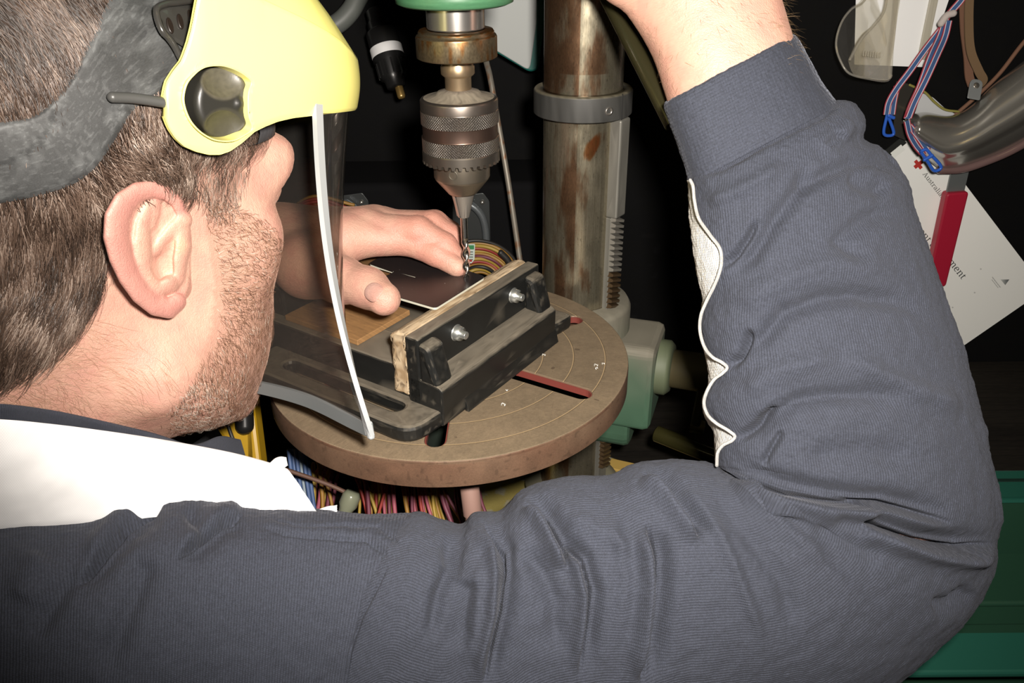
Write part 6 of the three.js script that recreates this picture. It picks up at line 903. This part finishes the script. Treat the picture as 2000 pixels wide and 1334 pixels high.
    const clipM = phys(new THREE.Color(0.12, 0.115, 0.1), 0.3, 0.3); for (let i = 0; i < 6; i++) { const x = 1850 + i * 27, y = 296 - i * 15 - i * i * 0.3; part('vent_rib', capped([wq(x, y, 0.0585), wq(x + 20, y - 11, 0.0585)], 0.0009, 4, 6), clipM, gg); }
    const strapTex = tex(64, 64, (u, v) => { const t = ((u % 1) + 1) % 1; return t < 0.14 || t > 0.86 ? [0.62, 0.2, 0.27] : t < 0.24 || t > 0.76 ? [0.8, 0.78, 0.8] : [0.22, 0.34, 0.52]; });
    const sw = MM(12, gz); strapTex.repeat.set(1 / sw, 1); strapTex.offset.set(0.5, 0); const sm = std(0xffffff, 0.9, 0, { map: strapTex });
    const band = (px, w = sw, dz = 0.014) => { const pts = px.map(([x, y, d]) => wq(x, y, d ?? dz)); const sd = px.map((_, i) => { const a = px[Math.max(0, i - 1)], b = px[Math.min(px.length - 1, i + 1)], l = Math.hypot(b[0] - a[0], b[1] - a[1]); return RIGHT.clone().multiplyScalar((b[1] - a[1]) / l).addScaledVector(DOWN, -(b[0] - a[0]) / l); }); return strap(pts, sd, w, 0.0012, 50); };
    for (const px of [[[1905, -60, 0.02], [1880, -4, 0.03], [1862, 18, 0.032], [1850, 32, 0.034]], [[1848, 34, 0.034], [1836, 70, 0.036], [1818, 110, 0.05], [1796, 170, 0.06], [1780, 206, 0.062], [1771, 232, 0.062]], [[1853, 40, 0.036], [1846, 70, 0.038], [1828, 112, 0.052], [1808, 156, 0.062], [1786, 200, 0.064], [1774, 230, 0.064]], [[1842, 52, 0.033], [1806, 98, 0.03], [1776, 140, 0.03], [1752, 172, 0.03], [1736, 200, 0.03], [1731, 224, 0.03]], [[1752, 168, 0.028], [1746, 196, 0.026], [1742, 224, 0.026]], [[1771, 236, 0.062], [1777, 262, 0.06], [1790, 286, 0.058], [1800, 298, 0.058]], [[1776, 246, 0.06], [1796, 272, 0.058], [1812, 296, 0.058]]]) part('strap', band(px), sm, gg);
    part('strap_knot', capped([[1838, 46], [1850, 30], [1862, 26]].map(([x, y]) => wq(x, y, 0.038)), 0.0034, 16, 10), std(new THREE.Color(0.5, 0.45, 0.42), 0.9), gg);
    const blue = phys(new THREE.Color(0.03, 0.12, 0.55), 0.3), buckle = (px, d) => capped([...px, px[0]].map(([x, y]) => wq(x, y, d)), 0.0017, 60, 8);
    part('buckle', merge([buckle([[1733, 222], [1727, 262], [1738, 265], [1745, 262]], 0.028), capped([wq(1736, 226, 0.03), wq(1745, 230, 0.03)], 0.002, 4, 8)]), blue, gg); part('buckle', merge([buckle([[1798, 296], [1812, 316], [1826, 334], [1838, 328], [1818, 302], [1808, 292]], 0.06), capped([wq(1806, 312, 0.062), wq(1820, 304, 0.062)], 0.002, 4, 8)]), blue, gg); }
  // brown strap with a clip
  const bs = thing('leather_strap', 'brown leather strap with a riveted metal clip hanging behind the smoky goggles', 'strap', wq(1895, 120, 0.03));
  { const lea = std(new THREE.Color(0.17, 0.085, 0.05), 0.8), z1 = gz - 0.014, up = (px) => strap(px.map(([x, y, d = 0]) => wq(x, y, 0.014 + d)), px.map(() => RIGHT.clone()), MM(15, z1), 0.002, 50);
    part('strap', up([[1880, -60], [1882, 10], [1884, 60], [1890, 110], [1893, 150], [1898, 166]]), lea, bs); part('strap', up([[1896, -60, 0.004], [1892, 40, 0.006], [1896, 100, 0.008], [1912, 140, 0.006], [1920, 158, 0.004], [1908, 170, 0.002]]), std(new THREE.Color(0.16, 0.10, 0.05), 0.85), bs);
    part('thin_strap', capped([[2050, 30], [2000, 82], [1950, 146], [1905, 190], [1868, 222], [1856, 232]].map(([x, y]) => wq(x, y, 0.012)), 0.0022, 60, 8), lea, bs);
    const c = wq(1905, 168, 0.026), mx = RIGHT.clone().applyAxisAngle(FWD, 0.18), my = mx.clone().cross(FWD), mw = MM(1, z1); part('clip', slab(roundPoly([[-12, -26], [12, -26], [12, 12, 11], [-12, 12, 11]].map(([x, y, r]) => [x * mw, y * mw, (r ?? 3) * mw]), 0.001), frame(mx, my, mx.clone().cross(my), c), 0.0016, 0.0004), std(new THREE.Color(0.42, 0.45, 0.46), 0.3, 0.6), bs);
    const rv = c.clone().addScaledVector(FWD, -0.0018); part('rivet', latheAlong([[0, 0.001], [0.0015, 0.001], [0.002, 0.0004], [0.0028, 0.0009], [0.0032, 0]], rv, rv.clone().addScaledVector(FWD, -1), 20), steel, bs); }
  // black gadget with a white band and a brass tip
  { const z = 0.80, a = at(733, 18, z), b = at(780, 192, z), L = a.distanceTo(b), u = (y) => (y - 18) / 174 * L, r = (px) => MM(px, z); const t = thing('hose_connector', 'black hose connector with a white band and brass tip left of the chuck', 'connector', a);
    const blk = phys(new THREE.Color(0.012, 0.012, 0.012), 0.32, 0, { clearcoat: 0.3 });
    part('body', latheAlong([[0, u(18)], [r(17), u(19)], [r(20), u(22)], [r(20), u(40)], [r(23), u(44)], [r(24), u(58)], [r(28), u(60)], [r(31), u(64)], [r(31), u(118)], [r(27), u(121)], [r(27), u(150)], [r(20), u(156)], [r(18), u(170)], [r(8), u(172)], [0, u(172)]], a, b, 40), blk, t);
    part('white_band', latheAlong([[r(31.2), u(93)], [r(31.8), u(94)], [r(31.8), u(110)], [r(31.2), u(111)]], a, b, 40), std(0xdedede, 0.6), t);
    part('brass_tip', latheAlong([[r(6), u(168)], [r(8), u(170)], [r(8), u(188)], [r(6), u(192)], [0, u(193)]], a.clone().addScaledVector(RIGHT, r(5)), b.clone().addScaledVector(RIGHT, r(5)), 24), std(new THREE.Color(0.55, 0.36, 0.12), 0.3, 0.8), t);
    const M = axisFrame(a, b); for (let i = 0; i < 14; i++) { const k = i / 14 * Math.PI * 2; part('grip_rib', rbox(r(3), u(150) - u(122), r(4), 0.0004).translate(0, (u(122) + u(150)) / 2, r(27)).applyMatrix4(new THREE.Matrix4().makeRotationY(k)).applyMatrix4(M), blk, t); } }
  single('grey_hose', 'dull grey hose curving behind the top of the yellow browguard', 'hose', capped([[730, -60], [700, -6], [684, 22], [662, 44], [634, 58], [600, 66], [560, 60]].map(([x, y]) => at(x, y, 0.8)), 0.0095, 70, 16), std(new THREE.Color(0.11, 0.12, 0.11), 0.5));
  { // pale cover with a teal edge behind the chuck
    const t = thing('plastic_cover', 'pale grey plastic cover with a teal edge on the wall behind the chuck', 'cover', wq(1000, 60, 0.02)); const z0 = W0 + 0.035, F = (px) => px.map(([x, y, r]) => { const p = onZ(x, y, z0 + 0.03); return [p.x, p.y, r]; }); const mt = new THREE.Matrix4().makeTranslation(0, 0, z0);
    part('teal_body', slab(roundPoly(F([[930, -80], [1066, -80], [1064, 46], [1052, 136, 0.004], [1036, 143, 0.006], [936, 84]]), 0.003), mt, 0.029, 0.002), phys(new THREE.Color(0.01, 0.12, 0.10), 0.4), t);
    part('pale_front', slab(roundPoly(F([[932, -80], [1050, -80], [1048, 46], [1036, 130, 0.005], [1030, 136, 0.005], [938, 80]]), 0.003), mt.clone().setPosition(0, 0, z0 + 0.0285), 0.003, 0.001), std(new THREE.Color(0.36, 0.38, 0.37), 0.55), t); }
  { // thin rusty rod leaning between bench and wall
    const pts = [[944, 60], [948, 112], [957, 150], [972, 235], [991, 345], [1015, 505], [1036, 650]].map(([x, y], i) => onZ(x, y, lerp(-0.33, -0.23, i / 6))); const last = pts[pts.length - 1]; pts.push(V(last.x + 0.01, BENCH + 0.004, last.z + 0.03));
    single('steel_rod', 'thin rust-flecked grey rod leaning behind the chuck', 'rod', paint(capped(pts, 0.0028, 160, 12), (p) => mix3([0.22, 0.20, 0.165], [0.20, 0.10, 0.05], smooth(0.1, 0.6, noise3(p.x * 200, p.y * 70, p.z * 200)))), std(0xffffff, 0.5, 0.4, { vertexColors: true })); }
  { // steel corner plates with bent handles on a black case
    const cs = thing('black_case', 'black case against the wall behind the hand with steel corner plates', 'case', V(-0.05, BENCH, W0 + 0.06)); part('shell', rbox(0.42, 0.27, 0.09, 0.008, 3).translate(-0.13, BENCH + 0.135, W0 + 0.046), phys(new THREE.Color(0.004, 0.004, 0.0045), 0.9, 0, { specularIntensity: 0.25 }), cs);
    const zf = W0 + 0.093; for (const [x0, dx] of [[938, 1], [702, 0.9]]) { const F = (x, y) => { const p = onZ(x0 + (x - 938), y, zf); return [p.x, p.y]; }, mt = new THREE.Matrix4().makeTranslation(0, 0, zf);
      const p = part('corner_plate', slab(roundPoly([F(884, 384), F(944, 376), F(956, 392), F(958, 470), F(930, 474), F(884, 470)], 0.002), mt, 0.0016, 0.0004), std(new THREE.Color(0.06, 0.065, 0.065), 0.4, 0.6), cs);
      part('rivet', new THREE.SphereGeometry(0.0026, 14, 8).translate(...onZ(x0 + 4, 395, zf + 0.0018).toArray()), steel, p, false);
      part('bent_handle', capped([[912, 396], [930, 408], [942, 424], [948, 446], [950, 472]].map(([x, y]) => onZ(x0 + (x - 938), y, zf + 0.007)), 0.0038, 40, 12), std(new THREE.Color(0.5, 0.55, 0.58), 0.22, 0.85), p, false); } }
}
// ---------------------------------------------------------------- cables and things on the bench
{
  const r = rngOf(77), col = { o: [0.27, 0.14, 0.025], y: [0.32, 0.215, 0.035], r: [0.25, 0.03, 0.022], m: [0.13, 0.03, 0.05], k: [0.02, 0.018, 0.016], b: [0.05, 0.09, 0.2], p: [0.3, 0.07, 0.10] };
  const mats = Object.fromEntries(Object.entries(col).map(([k, c]) => [k, std(new THREE.Color(...c), 0.5)]));
  const coil = thing('cable_coil', 'coil of orange, red and yellow cables behind the chipboard jaw liner', 'cable coil', onZ(960, 560, -0.27));
  const kinds = 'koyryomyrokyo'; for (let i = 0; i < 13; i++) { const R = 92 - i * 5.2, cx = 930 + i * 0.6, cy = 560, pts = []; for (let k = 0; k <= 12; k++) { const a = Math.PI * (1.02 - k / 12 * 1.04); pts.push(onZ(cx + Math.cos(a) * R * (1 + 0.02 * Math.sin(i + k)), cy - Math.sin(a) * R * 0.98, -0.27 + 0.004 * Math.sin(i * 1.7 + k * 0.5) + 0.002 * (i % 3))); } part('cable', capped(pts, 0.0019, 50, 8), mats[kinds[i]], coil); }
  part('tie', capped([[978, 494], [990, 506], [1000, 524]].map(([x, y]) => onZ(x, y, -0.262)), 0.0034, 10, 8), mats.k, coil);
  { const t = thing('paper_tag', 'small white tag with a green head beside the drill tip', 'tag', onZ(912, 498, -0.255)); const F = (x, y) => { const p = onZ(x, y, -0.255); return [p.x, p.y]; }, mt = new THREE.Matrix4().makeTranslation(0, 0, -0.255);
    part('paper', slab(roundPoly([F(896, 476), F(928, 476), F(927, 506), F(921, 514), F(898, 510)], 0.001), mt, 0.0012, 0.0002), std(0xb9c4bd, 0.7), t);
    part('green_print', slab(roundPoly([F(897, 478), F(926, 478), F(926, 486), F(897, 486)], 0.0006), mt.clone().setPosition(0, 0, -0.2537), 0.0003), std(new THREE.Color(0.03, 0.2, 0.07), 0.7), t);
    for (let i = 0; i < 4; i++) part('print_line', slab([F(899, 490 + i * 5), F(924, 490 + i * 5), F(924, 492 + i * 5), F(899, 492 + i * 5)], mt.clone().setPosition(0, 0, -0.2537), 0.0002), std(0x5d6660, 0.7), t); part('red_print', slab([F(912, 506), F(922, 506), F(922, 510), F(912, 510)], mt.clone().setPosition(0, 0, -0.2536), 0.0003), std(0x9a2f2c, 0.7), t); }
  const hang = thing('cable_bundle', 'hanging bundle of yellow, maroon and red cables under the round table', 'cable bundle', at(740, 1000, 0.6));
  const list = []; for (let i = 0; i < 70; i++) { const x = 604 + i * 4.7 + (r() - 0.5) * 5; if ((x > 655 && x < 705 && r() < 0.75) || (x > 770 && x < 786)) continue; list.push([x, 'oyymryrmprmoyp'[Math.floor(r() * 14)]]); }
  for (const [x, k] of list) { const sp = (x - 740) * 0.2, z = 0.625 + r() * 0.045, lean = (r() - 0.5) * (r() < 0.35 ? 120 : 44), pts = [[x - sp * 0.5 - lean, 880 + r() * 30], [x - lean * 0.4, 930], [x + sp * 0.3, 985], [x + sp + lean * 0.3, 1050]].map(([a, b]) => at(a, b, z)); const e = pts[3].clone(); e.y = BENCH + 0.002; e.z += 0.01; pts.push(e); part('cable', capped(pts, 0.0012 + r() * 0.0006, 30, 7), mats[k], hang); }
  const bl = thing('blue_cable_bundle', 'blue cables hanging beside the white collar tip under the table', 'cable bundle', at(592, 960, 0.6)); for (let i = 0; i < 6; i++) { const x = 572 + i * 7; const pts = [[x - 8, 880], [x - 2, 930], [x + 6, 985], [x + 16, 1060]].map(([a, b]) => at(a, b, 0.6 + (i % 2) * 0.006)), e = pts[3].clone(); e.y = BENCH + 0.002; pts.push(e); part('cable', capped(pts, 0.0015, 24, 8), i === 3 ? std(0x7d8a94, 0.5) : mats.b, bl); }
  { const t = thing('wire_gland', 'dull clear plastic cable gland lying among the hanging cables', 'cable gland', at(688, 972, 0.57)); part('gland', latheAlong([[0, 0], [0.0045, 0], [0.0065, 0.003], [0.0065, 0.010], [0.005, 0.013], [0.0035, 0.024], [0, 0.024]], at(690, 960, 0.57), at(674, 1000, 0.57), 18), phys(new THREE.Color(0.16, 0.17, 0.12), 0.2, 0, { clearcoat: 0.6 }), t); part('lead', capped([[560, 918], [610, 935], [650, 950], [684, 966]].map(([x, y]) => at(x, y, 0.575)), 0.0016, 24, 8), std(new THREE.Color(0.09, 0.045, 0.03), 0.6), t); }
  { // red wires seen dimly through the visor
    const t = thing('red_wire_loom', 'dark red wires behind the clear visor above the wrist', 'cable bundle', onZ(610, 410, -0.28)); for (let i = 0; i < 7; i++) part('cable', capped([[540 + i * 4, 470], [560 + i * 6, 420 - i * 3], [610 + i * 4, 384 + i * 5], [690, 400 + i * 10]].map(([x, y]) => onZ(x, y, -0.28 + 0.004 * (i % 3))), 0.0018, 24, 8), i % 3 ? mats.r : mats.o, t); }
  { // yellow tool with a black grip behind the chin
    const z = 0.66, t = thing('tool_case', 'yellow plastic tool case with a black rounded clip behind the chin', 'tool case', at(480, 900, z)); const F = frame(RIGHT.clone(), DOWN.clone().negate(), FWD.clone().negate(), at(0, 0, z).addScaledVector(RIGHT, 0)), q = (x, y) => { const p = at(x, y, z).sub(at(0, 0, z)); return [p.dot(RIGHT), -p.dot(DOWN)]; };
    part('case', slab(roundPoly([q(425, 760), q(502, 720), q(524, 900), q(510, 990), q(500, 900), q(462, 868), q(438, 830)].filter((_, i) => i !== 4), 0.003), F, 0.02, 0.003), phys(new THREE.Color(0.42, 0.25, 0.012), 0.4), t);
    part('black_clip', capped([at(476, 740, z - 0.024), at(477, 800, z - 0.024), at(478, 832, z - 0.024)], MM(17, z), 12, 20), phys(new THREE.Color(0.012, 0.012, 0.012), 0.3), t).userData.label = 'black rounded clip';
    part('dark_edge', capped([at(436, 800, z - 0.02), at(452, 850, z - 0.02), at(470, 890, z - 0.02), at(500, 930, z - 0.02)], 0.0016, 20, 8), mats.k, t); }
  { const c = onY(380, 900, BENCH); const t = thing('grey_tub', 'pale grey plastic tub on the bench behind the throat', 'tub', c); const top = at(405, 838, c.clone().sub(CAM).dot(FWD) - 0.03); const y1 = Math.max(BENCH + 0.05, top.y); part('wall', lathe([[0.05, 0], [0.066, 0], [0.074, y1 - BENCH], [0.071, y1 - BENCH], [0.062, 0.004], [0, 0.004]], 48).translate(c.x - 0.04, BENCH, c.z), std(0x8d9196, 0.5), t); }
  { // strip and crumbs at the foot of the column
    const a = onY(1190, 902, BENCH + 0.03), b = onY(1262, 918, BENCH + 0.03), d = b.clone().sub(a), L = d.length(); d.normalize(); single('wooden_ruler', 'narrow yellow wooden strip lying at the foot of the column', 'ruler', slab([[0, -0.008], [L * 2.4, -0.008], [L * 2.4, 0.008], [0, 0.008]], frame(d, V(0, 1, 0).cross(d), V(0, 1, 0), a.clone().setY(BENCH + 0.026)), 0.003, 0.0006), std(new THREE.Color(0.42, 0.28, 0.07), 0.7)); }
}
{ // green plastic tub in the lower right corner
  const t = thing('green_tray', 'green plastic tray with raised floor panels at the lower right under the elbow', 'tray', V(0.52, BENCH, 0)); const g = phys(new THREE.Color(0.017, 0.058, 0.034), 0.45), teal = phys(new THREE.Color(0.014, 0.085, 0.06), 0.4);
  const x0 = 0.22, x1 = 0.74, z0 = -0.036, z1 = 0.11, yb = BENCH + 0.003, yt = -0.168;
  part('floor', rbox(x1 - x0, 0.008, z1 - z0, 0.002).translate((x0 + x1) / 2, yb + 0.006, (z0 + z1) / 2), g, t);
  for (const [a, b, c, d] of [[x0, x1, z0 - 0.006, z0], [x0, x1, z1, z1 + 0.006]]) part('side', rbox(b - a, yt - yb, d - c, 0.002).translate((a + b) / 2, (yt + yb) / 2, (c + d) / 2), g, t);
  for (const [a, b] of [[x0 - 0.006, x0], [x1, x1 + 0.006]]) part('side', rbox(b - a, yt - yb, z1 - z0, 0.002).translate((a + b) / 2, (yt + yb) / 2, (z0 + z1) / 2), g, t);
  const rimS = roundPoly([[x0 - 0.03, -z0 + 0.035], [x1 + 0.03, -z0 + 0.035], [x1 + 0.03, -z1 - 0.03], [x0 - 0.03, -z1 - 0.03]], 0.03), hole = new THREE.Path(roundPoly([[x0, -z0], [x1, -z0], [x1, -z1], [x0, -z1]], 0.02).getPoints(6));
  const rim = part('rim', slab(rimS, new THREE.Matrix4().makeRotationX(-Math.PI / 2).setPosition(0, yt, 0), 0.006, 0.002, [hole]), teal, t);
  for (const x of [0.46, 0.57]) part('rim_slot', rbox(0.035, 0.001, 0.004, 0.0004).translate(x, yt + 0.0062, z0 - 0.02), std(0x06231c, 0.6), rim, false);
  for (const [a, b, c, d] of [[0.40, 0.515, -0.07, 0.02], [0.53, 0.66, -0.085, 0.03], [0.28, 0.39, -0.09, 0.01], [0.35, 0.6, 0.04, 0.09]]) part('floor_panel', rbox(b - a, 0.006, d - c, 0.003, 3).translate((a + b) / 2, yb + 0.012, (c + d) / 2), g, t);
  single('black_cable', 'black cable crossing the green tray below the elbow', 'cable', capped([V(0.27, yb + 0.02, 0.05), onY(1770, 1292, yb + 0.02), onY(1830, 1302, yb + 0.02), onY(1900, 1318, yb + 0.02), V(0.7, yb + 0.019, 0.07)], 0.0042, 60, 10), std(0x0b0b0b, 0.45));
}
renderer.render(scene, camera);
